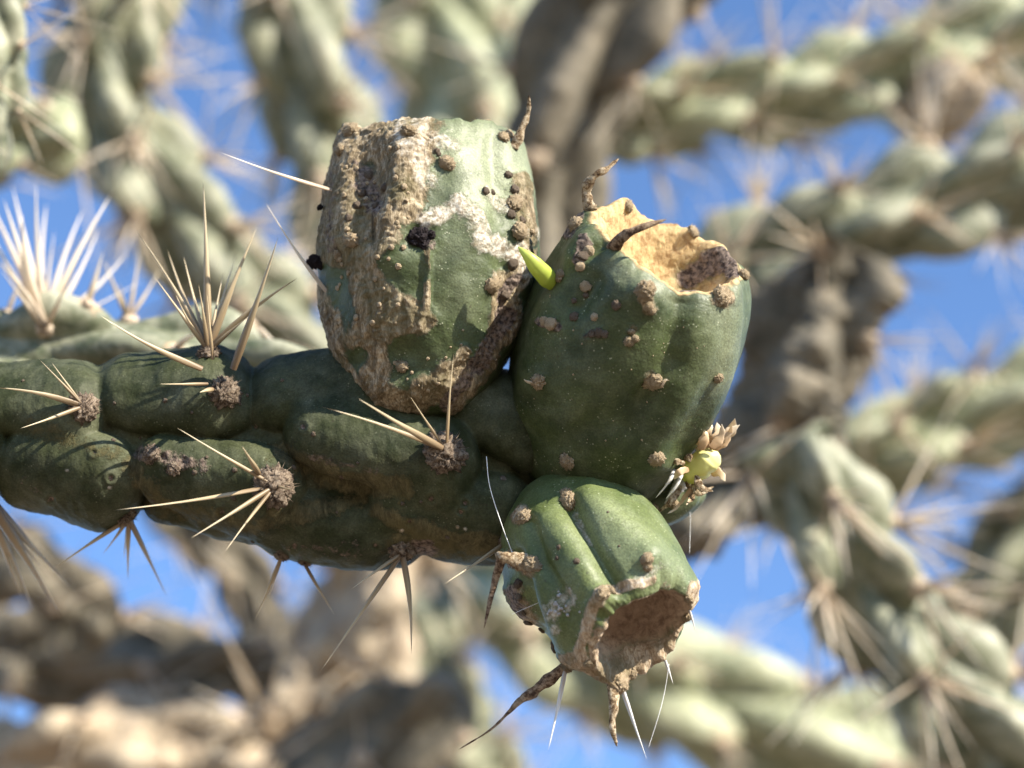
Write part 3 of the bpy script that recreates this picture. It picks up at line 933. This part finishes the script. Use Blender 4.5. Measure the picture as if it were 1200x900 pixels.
    for x, y, q in ((672, 371, 6), (697, 372, 5), (722, 357, 6), (686, 335, 7), (701, 390, 6), (708, 392, 5), (693, 391, 5), (645, 379, 8), (638, 376, 6), (683, 300, 8), (690, 294, 7), (680, 313, 6), (686, 345, 4), (672, 352, 3.5)):
        knob(th, S, x, y, q, random.choice([WART, WARTD, WARTD]), name='wart')
    for k in range(26):
        x, y = random.uniform(620, 840), random.uniform(330, 560)
        knob(th, S, x, y, random.uniform(0.6, 1.3), WART, name='wart')
    p, n = S.at(691, 243, -0.3)
    horn(th, [p, vpt(688, 224, p[2]), vpt(696, 207, p[2] + .1), vpt(712, 197, p[2] + .1), vpt(725, 186, p[2])], cm(8.5), M['dry'], 'dried_leaf', 0.75, 0.25, 0.22)
    p, n = S.at(716, 288, -0.3)
    horn(th, [p - n * 0.05, vpt(728, 279, p[2] + .25), vpt(750, 267, p[2] + .35), vpt(781, 257, p[2] + .3)], cm(10), M['dry_dark'], 'dried_leaf', 0.55, 0.15, 0.15)
    p, n = S.at(646, 332, -0.1)
    horn(th, [p - n * 0.05, vpt(634, 318, p[2] + .22), vpt(620, 302, p[2] + .35), vpt(607, 289, p[2] + .3)], cm(11), M['leaf'], 'green_leaf', 0.8, 0.1, 0.02,
         prof=([0, .25, .6, 1], [.75, 1, .8, .15]))
    for (bx, by), (tx, ty), r, dz in (((626, 450), (614, 444), 4, 0.25), ((722, 572), (726, 548), 1.6, 0.2), ((774, 452), (783, 446), 4, 0.2)):
        p, n = S.at(bx, by)
        put_spine(th, th, p, vpt(tx, ty, p[2] + dz), cm(r), SPP)
    return th, S
FRUIT2, SF2 = fruit_two()

def fruit_three():
    base, top = vpt(640, 592, 0.3), vpt(752, 738, 2.3)
    c = cm(0.94, 1.2)
    prof = [(-0.03, 10 * c), (0.0, 45 * c), (0.08, 74 * c), (0.25, 96 * c), (0.5, 104 * c), (0.75, 98 * c), (0.93, 82 * c), (1.0, 68 * c),
            (0.98, 59 * c), (0.92, 55 * c), (0.84, 51 * c), (0.76, 43 * c), (0.71, 26 * c), (0.70, 0.5 * c)]
    P0, O, w, e1, e2, inner, Q, ir, a, L = fruit_surface(base, top, prof, 460, 420)
    S = Surf(P0)
    f = sstep(-0.3, 0.05, S.facing)
    outer = 1 - inner
    N = S.N
    D = 0.03 * fbm(P0 * 0.8 + 3, 3)
    for pts, r, h in (([(690, 585), (745, 630), (800, 685)], 26, 10), ([(668, 592), (695, 640), (722, 688)], 13, -14), ([(640, 612), (668, 650), (700, 700)], 26, 9), ([(632, 690), (668, 770)], 24, 8),
                      ([(612, 655), (625, 710), (645, 775)], 12, -14), ([(600, 690), (625, 770)], 14, 7), ([(612, 620), (625, 650)], 16, 6), ([(628, 615), (640, 660), (665, 700)], 8, -6), ([(620, 664)], 16, 10), ([(725, 795), (730, 805)], 16, 12),
                      ([(758, 655)], 18, 6), ([(708, 697)], 14, 6)):
        D = D + cm(h) * brush(S, f, pts, r, 0.12) * outer
    D = D + 0.05 * np.cos(6 * a + 0.6)[None] * (1 - f) * outer
    cork = np.zeros(f.shape); white = np.zeros(f.shape); dirt_shade = np.zeros(f.shape)
    for pts, r, v in (([(672, 770), (705, 790), (735, 800), (785, 785)], 17, 1.0), ([(806, 690), (806, 745), (790, 785)], 12, 1.0), ([(708, 695), (690, 725), (680, 760)], 9, 0.85), ([(715, 690), (760, 680)], 8, 0.7),
                      ([(620, 664)], 14, 1.0), ([(612, 606)], 14, 0.8), ([(606, 690), (630, 770)], 10, 0.7)):
        cork = np.maximum(cork, v * np.clip(1.5 * brush(S, f, pts, r, 0.3), 0, 1))
    for pts, r, v in (([(650, 715), (668, 700)], 18, 0.62), ([(672, 598), (690, 632)], 7, 0.6), ([(765, 672), (745, 680)], 8, 0.5), ([(655, 735)], 10, 0.6)):
        white = np.maximum(white, v * np.clip(1.3 * brush(S, f, pts, r, 0.4), 0, 1))
    for pts, r, v in (([(605, 690), (615, 730), (640, 780)], 10, 0.75), ([(600, 660)], 10, 0.7)):
        dirt_shade = np.maximum(dirt_shade, v * np.clip(1.3 * brush(S, f, pts, r, 0.4), 0, 1))
    # the lower lip of the hollow is cork, painted paler as if sunlit
    lipcork = inner * np.clip(1.6 * np.exp(-1.4 * (seg_dist(S.px, [(715, 778), (750, 768), (795, 755)]) / 14 + 0.25 * fbm(P0 * 2.5, 3)) ** 2), 0, 1)
    inn = np.maximum(inner, 0.0)
    lip = np.exp(-((np.arange(len(Q)) - ir) / 9.0) ** 2)[:, None] * np.ones(f.shape)
    lowlip = 0.25 + 0.75 * sstep(705, 755, S.px[..., 1] + 0.25 * (S.px[..., 0] - 740))
    cork = np.maximum(cork, np.clip(lip * 1.1 * lowlip + 0.3 * fbm(P0 * 3, 3) * (lip > .2), 0, 1))
    inn = inn * (1 - lipcork) * (1 - 0.8 * lip * lowlip)
    cork = np.maximum(cork, lipcork)
    rough = np.clip(cork + dirt_shade + 0.4 * white, 0, 1)
    D = D + rough * (0.008 + 0.016 * ridged(P0 * 4, 3) + 0.016 * fbm(P0 * 9, 3)) * (0.4 + 0.6 * outer) + 0.003 * fbm(P0 * 8, 2)
    D = D + inner * 0.02 * fbm(P0 * 3.5, 4)
    rimw = np.exp(-((np.arange(len(Q)) - ir) / 30.0) ** 2)[:, None]
    hr = 0.10 * fbm(np.stack([np.cos(a) * 1.9 + 3, np.sin(a) * 1.9, a * 0 + 8], -1), 4)[None]
    P = P0 + N * D[..., None] + (rimw * hr)[..., None] * w
    # the mouth is cut slanting: drawn out at its lower edge
    low = sstep(0, 1.2, -(P - top)[..., 1]) * rimw
    P = P + low[..., None] * np.array([0.02, -0.22, 0.05])
    bloom_sheen = 0.05 + 0.22 * brush(S, f, [(700, 620), (790, 690)], 34)
    th = thing('cactus_fruit', base, 'pale green ridged cactus fruit hanging lowest, with a deep brown open mouth', 'cactus fruit', 'fruits at the end of the branch')
    S = finish(th, P, O, {'cork': cork, 'white': white, 'dirt_shade': dirt_shade, 'bloom_sheen': np.clip(bloom_sheen, 0, 1) * outer, 'inner': np.clip(inn, 0, 1)}, 'fruit_young')
    for x, y, q in ((667, 588, 12), (664, 578, 9), (758, 655, 11), (759, 664, 8), (706, 695, 13), (717, 692, 9), (614, 606, 12), (622, 661, 11), (806, 703, 9), (806, 725, 8), (690, 778, 9), (728, 800, 12), (742, 790, 9), (655, 795, 9), (628, 665, 10), (600, 650, 8)):
        knob(th, S, x, y, q, AR)
    for x, y, q in ((655, 641, 3), (652, 654, 3), (676, 657, 4), (725, 640, 1.5), (712, 600, 1.5), (608, 700, 5), (612, 718, 5), (618, 735, 5), (625, 750, 5), (607, 684, 6), (612, 740, 4), (632, 765, 5), (622, 765, 4)):
        knob(th, S, x, y, q, WARTD, name='wart')
    for k in range(22):
        knob(th, S, random.gauss(658, 10), random.gauss(712, 9), random.uniform(1.2, 2.6), [with_ash], name='flake', sink=0.0)
    # withered leaves, spines
    p, n = S.at(612, 662, -0.3)
    horn(th, [p - n * .05, vpt(600, 655, p[2] + .1), vpt(588, 652, p[2] + .2), vpt(580, 649, p[2] + .1)], cm(12), M['dry'], 'dried_leaf', 0.5, 0.2, 0.25)
    horn(th, [vpt(588, 654, p[2] + .15), vpt(580, 680, p[2]), vpt(573, 710, p[2]), vpt(567, 737, p[2])], cm(7), M['dry_dark'], 'dried_leaf', 0.6, 0.08, 0.1)
    p, n = S.at(655, 792, -0.3)
    horn(th, [p - n * .05, vpt(630, 806, p[2]), vpt(603, 828, p[2] + .1), vpt(575, 855, p[2] + .1), vpt(538, 878, p[2])], cm(9), M['dry_dark'], 'dried_leaf', 0.6, 0.2, 0.22, prof=([0, .2, .45, .6, 1], [.7, 1, .55, .18, .12]))
    p, n = S.at(724, 800, -0.3)
    horn(th, [p - n * .05, vpt(718, 825, p[2] + .1), vpt(717, 850, p[2] + .15), vpt(723, 875, p[2] + .1)], cm(9), M['dry'], 'dried_leaf', 0.75, 0.15, 0.2)
    for (bx, by), (tx, ty), r, dz in (((655, 796), (642, 881), 3.6, 0.3), ((727, 802), (758, 890), 3.6, 0.3), ((786, 778), (789, 802), 2.6, 0.1), ((808, 715), (815, 740), 1.8, 0.0)):
        p, n = S.at(bx, by, -0.3)
        put_spine(th, th, p, vpt(tx, ty, p[2] + dz), cm(r), SPW)
    return th, S
with_ash = with_mat(blob_mesh('flake', 2, 61, 0.35, 2.0, 0, 0.6), M['ash'])
FRUIT3, SF3 = fruit_three()

def fruit_four():
    """small fruit half hidden under the plump one, with the rest of a flower on its end"""
    base, top = vpt(665, 600, -0.6), vpt(812, 556, 0.1)
    c = cm(1)
    prof = [(-0.03, 6 * c), (0.0, 28 * c), (0.15, 46 * c), (0.45, 56 * c), (0.75, 50 * c), (0.95, 38 * c), (1.0, 28 * c), (0.97, 20 * c), (0.9, 10 * c), (0.88, 0.5 * c)]
    P0, O, w, e1, e2, inner, Q, ir, a, L = fruit_surface(base, top, prof, 180, 200)
    S = Surf(P0)
    f = sstep(-0.3, 0.05, S.facing)
    D = 0.03 * fbm(P0 * 0.9 + 5, 3) + 0.05 * np.cos(5 * a + 0.4)[None] * (1 - inner)
    D = D + cm(-7) * brush(S, f, [(720, 590), (800, 575)], 7)
    P = P0 + S.N * D[..., None]
    z0 = np.zeros(f.shape)
    th = thing('cactus_fruit', base, 'small green fruit half hidden under the plump one, ending in a withered yellow flower', 'cactus fruit', 'fruits at the end of the branch')
    S = finish(th, P, O, {'cork': inner, 'white': z0, 'dirt_shade': z0, 'bloom_sheen': z0 + 0.15, 'inner': z0}, 'fruit')
    for x, y, q in ((733, 577, 10), (740, 572, 8), (765, 596, 8), (790, 590, 8)):
        knob(th, S, x, y, q, AR)
    def pb(x, y, z): return vpt(x + 4, y - 2, z)
    zb = 1.0
    horn(th, [pb(800, 556, zb - .3), pb(814, 549, zb), pb(826, 540, zb + .05), pb(836, 530, zb)], cm(17), M['bud'], 'flower_bud', 0.95, 0.5, 0.08, prof=([0, .3, .7, 1], [.7, 1, .9, .5]), n=40, sides=20)
    r_ = random.Random(5)
    fl = []
    for k in range(11):                                    # papery petals standing on the bud
        a = -1.15 + 0.21 * k + r_.uniform(-.1, .1)
        x0, y0 = 826 + 10 * math.sin(a), 533 - 6 * math.cos(a)
        ln = r_.uniform(26, 52) * (1.0 if a > -0.2 else 0.75)
        dx, dy = math.sin(a * 0.55 + 0.28), -math.cos(a * 0.55 + 0.28)
        c = r_.uniform(-7, 7)
        fl.append(((x0, y0), (x0 + dx * ln * .5 + c, y0 + dy * ln * .5), (x0 + dx * ln, y0 + dy * ln), r_.uniform(4, 7.5), r_.choice(['flake', 'flake', 'dry'])))
    for x0, y0, x1, y1, x2, y2, r in ((826, 552, 838, 557, 846, 566, 7), (812, 558, 818, 572, 832, 578, 5), (806, 562, 814, 580, 833, 572, 4), (800, 566, 806, 584, 800, 594, 4), (795, 572, 780, 592, 762, 606, 3.5),
                                      (806, 574, 790, 596, 778, 604, 3), (798, 546, 788, 543, 780, 549, 5), (803, 552, 792, 556, 786, 564, 4), (812, 540, 802, 538, 794, 544, 6)):
        fl.append(((x0, y0), (x1, y1), (x2, y2), r, r_.choice(['flake', 'dry', 'flake'])))
    for k, (p0, p1, p2, r, mt) in enumerate(fl):
        zz = zb + r_.uniform(-.3, .3)
        horn(th, [pb(*p0, zz), pb(*p1, zz + r_.uniform(-.05, .2)), pb(*p2, zz + r_.uniform(-.2, .3))], cm(r), M[mt], 'dried_petal', r_.uniform(0.1, 0.3), 0.2, 0.2, n=30, sides=14, prof=([0, .35, .75, 1], [.55, 1, .6, .1]))
    for k in range(2):
        x = 786 + 9 * k
        horn(th, [pb(x, 552 + 3 * k, zb + .15), pb(x - 6 + k, 566 + 3 * k, zb + .25), pb(x - 22 + 3 * k, 586 + k, zb + .2)], cm(2.4), M['ash'], 'dried_filament', 0.8, 0.2, 0.2, n=16, sides=8)
    return th, S
FRUIT4, SF4 = fruit_four()

# mealy white grub shape stuck to the small fruit
def far_fruit():
    z = -37.0
    base, top = vpt(1078, 158, z), vpt(1140, 78, z + 1)
    c = cm(1, z)
    prof = [(-0.03, 6 * c), (0.0, 20 * c), (0.2, 36 * c), (0.55, 42 * c), (0.85, 36 * c), (1.0, 26 * c), (0.96, 18 * c), (0.9, 0.5 * c)]
    P0, O, w, e1, e2, inner, Q, ir, a, L = fruit_surface(base, top, prof, 80, 90)
    S = Surf(P0)
    D = 0.16 * fbm(P0 * 0.6 + 5, 3) + 0.12 * np.cos(5 * a + 0.4)[None] * (1 - inner)
    P = P0 + S.N * D[..., None]
    z0 = np.zeros(inner.shape)
    th = thing('cactus_fruit', base, 'dried tan cactus fruit, blurred, sitting on a pale level branch', 'cactus fruit')
    S = finish(th, P, O, {'cork': z0 + 0.4, 'white': z0, 'dirt_shade': z0, 'bloom_sheen': z0 + 0.3, 'inner': inner}, 'tan')
    for x, y in ((1090, 120), (1120, 110), (1110, 140), (1135, 95)):
        knob(th, S, x, y, 7, ARB)
far_fruit()

def grub():
    th = thing('mealybug', vpt(795, 572, 0.55), 'pale grey ridged insect clinging beside the withered flower', 'insect')
    C, s = spline([vpt(803, 556, .5), vpt(797, 568, .6), vpt(788, 580, .55), vpt(779, 590, .5)], 50)
    u = s / s[-1]
    T, e1, e2 = frames(C)
    r = cm(9) * np.interp(u, [0, .1, .3, .7, 1], [.3, .8, 1, .55, .08]) * (1 + 0.05 * np.sin(u * 60))
    a = np.linspace(0, 2 * np.pi, 20, endpoint=False)
    P = C[:, None] + r[:, None, None] * (np.cos(a)[None, :, None] * e1[:, None] + 0.8 * np.sin(a)[None, :, None] * e2[:, None])
    child('body', grid_mesh('body', P - base_of(th), True, {'t': np.repeat(u[:, None], 20, 1)}, True, True), th, M['ash'])
grub()

# black frass clumps: crumbs lying on the scarred fruit
for (x, y, q, lab) in ((491, 280, 14, 'black crumbly lump of frass on the front of the scarred fruit'), (374, 307, 9, 'black frass lump stuck out from the corky flank of the scarred fruit, beside a spine'),
                       (378, 243, 4, 'tiny black frass speck above the lump on the corky flank of the scarred fruit')):
    p, n = SF1.at(x, y, -0.35)
    if x < 400:
        p = p + np.array([-0.05, 0, 0.0])
    th = thing('frass_lump', p, lab, 'frass', 'black frass on the scarred fruit')
    r_ = random.Random(int(x))
    qq = cm(q)
    put_blob(th, FR, p, n, qq * 0.85, 'crumb_core', 0.1)
    for k in range(16 if q > 8 else 4):
        d = np.array([r_.gauss(0, .5), r_.gauss(0, .32), r_.gauss(0, .12)])
        put_blob(th, FR, p + d * qq + n * qq * 0.25, n, qq * r_.uniform(0.2, 0.5), 'crumb', 0.2)

# ------------------------------------------------------------------ spider threads
def thread(pts, label, r=0.0045):
    C, s = spline([vpt(*p) for p in pts], 40)
    T, e1, e2 = frames(C)
    a = np.linspace(0, 2 * np.pi, 5, endpoint=False)
    base = C[0]
    P = C[:, None] + r * (np.cos(a)[None, :, None] * e1[:, None] + np.sin(a)[None, :, None] * e2[:, None])
    me = grid_mesh('spider_thread', P - base, True, None, True, True)
    me.materials.append(M['silk'])
    o = bpy.data.objects.new('spider_thread', me)
    col.objects.link(o)
    o.location = world_of(base); o.rotation_euler = EUL
    o['label'] = label; o['category'] = 'spider thread'; o['group'] = 'loose spider threads'
thread([(570, 535, 1.75), (574, 570, 1.85), (588, 615, 1.9), (602, 652, 1.9)], 'fine white spider thread hanging across the dark branch tip', 0.006)
thread([(808, 588, 0.3), (809, 610, 0.3), (808, 648, 0.3)], 'spider thread hanging straight down from the withered flower', 0.004)
thread([(784, 778, 2.2), (779, 810, 2.2), (772, 838, 2.3), (760, 876, 2.3)], 'long spider thread below the mouth of the lowest fruit', 0.004)
thread([(700, 640, 2.0), (660, 690, 2.4), (600, 720, 2.2)], 'spider thread over the ridges of the lowest fruit', 0.0025)

# ------------------------------------------------------------------ branches behind
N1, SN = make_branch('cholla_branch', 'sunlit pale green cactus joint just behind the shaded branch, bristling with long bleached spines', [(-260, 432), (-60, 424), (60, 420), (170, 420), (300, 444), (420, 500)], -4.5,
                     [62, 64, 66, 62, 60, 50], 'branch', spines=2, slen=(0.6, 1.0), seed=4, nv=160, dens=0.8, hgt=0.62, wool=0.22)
def extra(th, S, x, y, tips, size=12, ms=None):
    ms = ms or [SPP, SPB[0]]
    p, n = S.at(x, y)
    hd = holder(th, p, n, cm(size, p[2]), ARB, sink=0.1)
    for tx, ty, dz, r in tips:
        put_spine(hd, th, p, vpt(tx, ty, p[2] + dz), cm(r), random.choice(ms))
extra(N1, SN, 52, 386, [(135, 220, -1, 9), (42, 214, -.5, 11), (26, 250, .6, 11), (4, 232, 0, 12), (98, 290, 1.0, 4), (-8, 300, .5, 10), (14, 215, -2, 9), (64, 270, -2, 8), (85, 315, -1, 6), (150, 295, -2.5, 7), (-20, 260, -1, 9), (0, 315, 1, 5), (118, 262, -2, 6), (100, 240, -3, 7), (55, 235, -3, 7), (-30, 200, -2, 9), (165, 330, -2, 5), (30, 340, 1.2, 3.5), (75, 345, 1.2, 3)])
extra(N1, SN, 150, 372, [(120, 300, -1, 5), (165, 290, -2, 5), (190, 310, -1, 4), (140, 330, .5, 4)], ms=SP)

B = 'branches of the cactus out of focus behind'
make_branch('cholla_branch', 'bent green branch dropping, then slanting down behind the white spine fans', [(158, -80), (128, 50), (135, 140), (205, 240), (285, 345), (370, 440), (470, 540)], -28, [60, 56, 56, 58, 60, 60, 60], 'branch', seed=11, group=B)
make_branch('cholla_branch', 'upright knobbly green branch rising behind the top of the scarred fruit', [(318, -80), (345, 40), (378, 150), (425, 260), (480, 400)], -33, [58, 60, 62, 62, 60], 'branch', seed=12, group=B)
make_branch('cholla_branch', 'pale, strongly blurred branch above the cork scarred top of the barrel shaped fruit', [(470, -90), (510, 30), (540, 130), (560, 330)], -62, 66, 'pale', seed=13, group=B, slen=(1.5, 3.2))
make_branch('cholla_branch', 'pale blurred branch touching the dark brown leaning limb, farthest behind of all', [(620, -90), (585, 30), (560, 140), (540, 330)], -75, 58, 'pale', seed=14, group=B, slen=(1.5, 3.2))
make_branch('woody_limb', 'brown woody limb darkened for shade, leaning behind the gap between the two upper fruits', [(790, -100), (715, 20), (655, 140), (620, 260), (600, 420)], -34, [86, 82, 74, 68, 64], 'shaded_wood', seed=15, group=B, dens=0.8, hgt=0.6, lumpy=0.1, spines=5)
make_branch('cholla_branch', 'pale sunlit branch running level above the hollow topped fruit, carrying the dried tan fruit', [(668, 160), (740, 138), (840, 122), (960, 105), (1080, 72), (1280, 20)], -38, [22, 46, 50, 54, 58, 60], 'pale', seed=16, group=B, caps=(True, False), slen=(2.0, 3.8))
make_branch('cholla_branch', 'short pale branch rising steeply behind the dried tan fruit', [(1060, 160), (1110, 70), (1180, -20), (1240, -100)], -44, [50, 56, 56, 56], 'pale', seed=17, group=B, caps=(True, False))
make_branch('cholla_branch', 'grey green branch sloping down to the brown elbow joint', [(835, 330), (920, 296), (1020, 262), (1120, 232), (1280, 170)], -28, [52, 58, 60, 62, 62], 'branch', seed=18, group=B, slen=(1.6, 3.0))
make_branch('woody_limb', 'brown woody elbow limb bending down behind the small fruit', [(1000, 295), (968, 370), (935, 460), (885, 545), (810, 595), (700, 640)], -25, [60, 78, 78, 66, 60, 58], 'shaded_wood', seed=19, group=B, dens=0.8, hgt=0.7, lumpy=0.42, spines=7)
make_branch('cholla_branch', 'pale green branch rising gently out from behind the strongly knobbed steep branch', [(930, 565), (1010, 535), (1100, 505), (1280, 440)], -36, [46, 52, 54, 56], 'pale', seed=20, group=B, caps=(True, False))
make_branch('cholla_branch', 'strongly knobbed green branch descending steeply below the brown elbow limb, with starry spine clusters', [(930, 510), (968, 610), (1030, 710), (1110, 810), (1220, 930)], -19, [54, 60, 64, 68, 70], 'branch', seed=21, group=B, nv=110)
make_branch('cholla_branch', 'grey green branch crossing behind the strongly knobbed steep branch', [(1290, 520), (1210, 630), (1150, 720), (1080, 860)], -38, 50, 'branch', seed=22, group=B)
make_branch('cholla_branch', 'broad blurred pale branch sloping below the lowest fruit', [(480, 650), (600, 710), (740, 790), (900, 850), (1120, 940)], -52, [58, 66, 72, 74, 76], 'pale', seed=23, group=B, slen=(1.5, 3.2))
make_branch('cholla_branch', 'slim grey green upright stem with long thin spines, less blurred than the branches behind', [(-18, -80), (-6, 20), (-4, 90), (-30, 190)], -7, [30, 34, 32, 30], 'branch', seed=24, group=B, slen=(1.2, 2.0), spines=3, spr=0.03)
make_branch('cholla_branch', 'rounded pale joint tip ending below the slim stem', [(-120, 200), (-40, 180), (40, 162), (96, 150)], -24, [44, 44, 44, 40], 'pale', seed=25, group=B, caps=(False, True), spines=2)
TAN, STAN = make_branch('woody_limb', 'bleached tan old trunk joint standing under the shaded branch', [(470, 610), (430, 700), (395, 780), (350, 880), (330, 980)], -40, [66, 72, 72, 70, 70], 'tan', seed=26, group=B, dens=0.8, hgt=0.6, lumpy=0.24, spines=5)
make_branch('woody_limb', 'brown joint darkened for shade, lying level above the cream bleached joint', [(-120, 760), (20, 765), (130, 770), (240, 780), (330, 770)], -46, [62, 62, 58, 42, 36], 'shaded_wood', seed=27, group=B, dens=0.8, hgt=0.6, lumpy=0.1, spines=5)
make_branch('woody_limb', 'cream sunlit bleached joint lying lowest, under the darkened brown joint', [(-120, 930), (20, 895), (140, 872), (230, 885), (330, 930)], -36, [52, 58, 62, 56, 50], 'tan', seed=28, group=B, dens=0.8, hgt=0.6, lumpy=0.14, spines=4)
make_branch('woody_limb', 'grey brown joint darkened for shade, with a rounded end, in front of the bleached trunk joint', [(300, 960), (400, 890), (480, 850), (540, 800)], -32, [60, 62, 60, 52], 'shaded_wood', seed=29, group=B, dens=0.8, hgt=0.6, lumpy=0.1, spines=5, caps=(False, True))
make_branch('cholla_branch', 'thin dim brown stem hanging between the darkened joints and the bleached trunk joint', [(170, 560), (275, 660), (315, 760), (318, 860), (300, 960)], -50, [40, 34, 30, 32, 34], 'shaded_wood', seed=30, group=B, spines=3)

make_branch('cholla_branch', 'dim green joint standing beside the bleached trunk joint', [(590, 960), (540, 870), (500, 780), (470, 700)], -48, [50, 54, 54, 46], 'branch', seed=31, group=B, caps=(False, True))
make_branch('woody_limb', 'grey joint darkened for shade, drooping under the root end of the shaded branch', [(-110, 600), (-25, 640), (60, 690), (125, 760)], -34, [50, 56, 50, 36], 'shaded_wood', seed=35, group=B, dens=0.8, hgt=0.6, lumpy=0.2, spines=6, caps=(False, True))
extra(TAN, STAN, 315, 845, [(212, 640, 26, 9), (268, 770, 20, 10), (215, 800, 18, 10), (240, 862, 14, 9), (330, 760, 14, 7), (380, 800, 10, 7)], 20)
for o in list(bpy.data.objects):
    if '_b' in o.keys():
        del o['_b']
for me in list(bpy.data.meshes):
    if me.users == 0:
        bpy.data.meshes.remove(me)
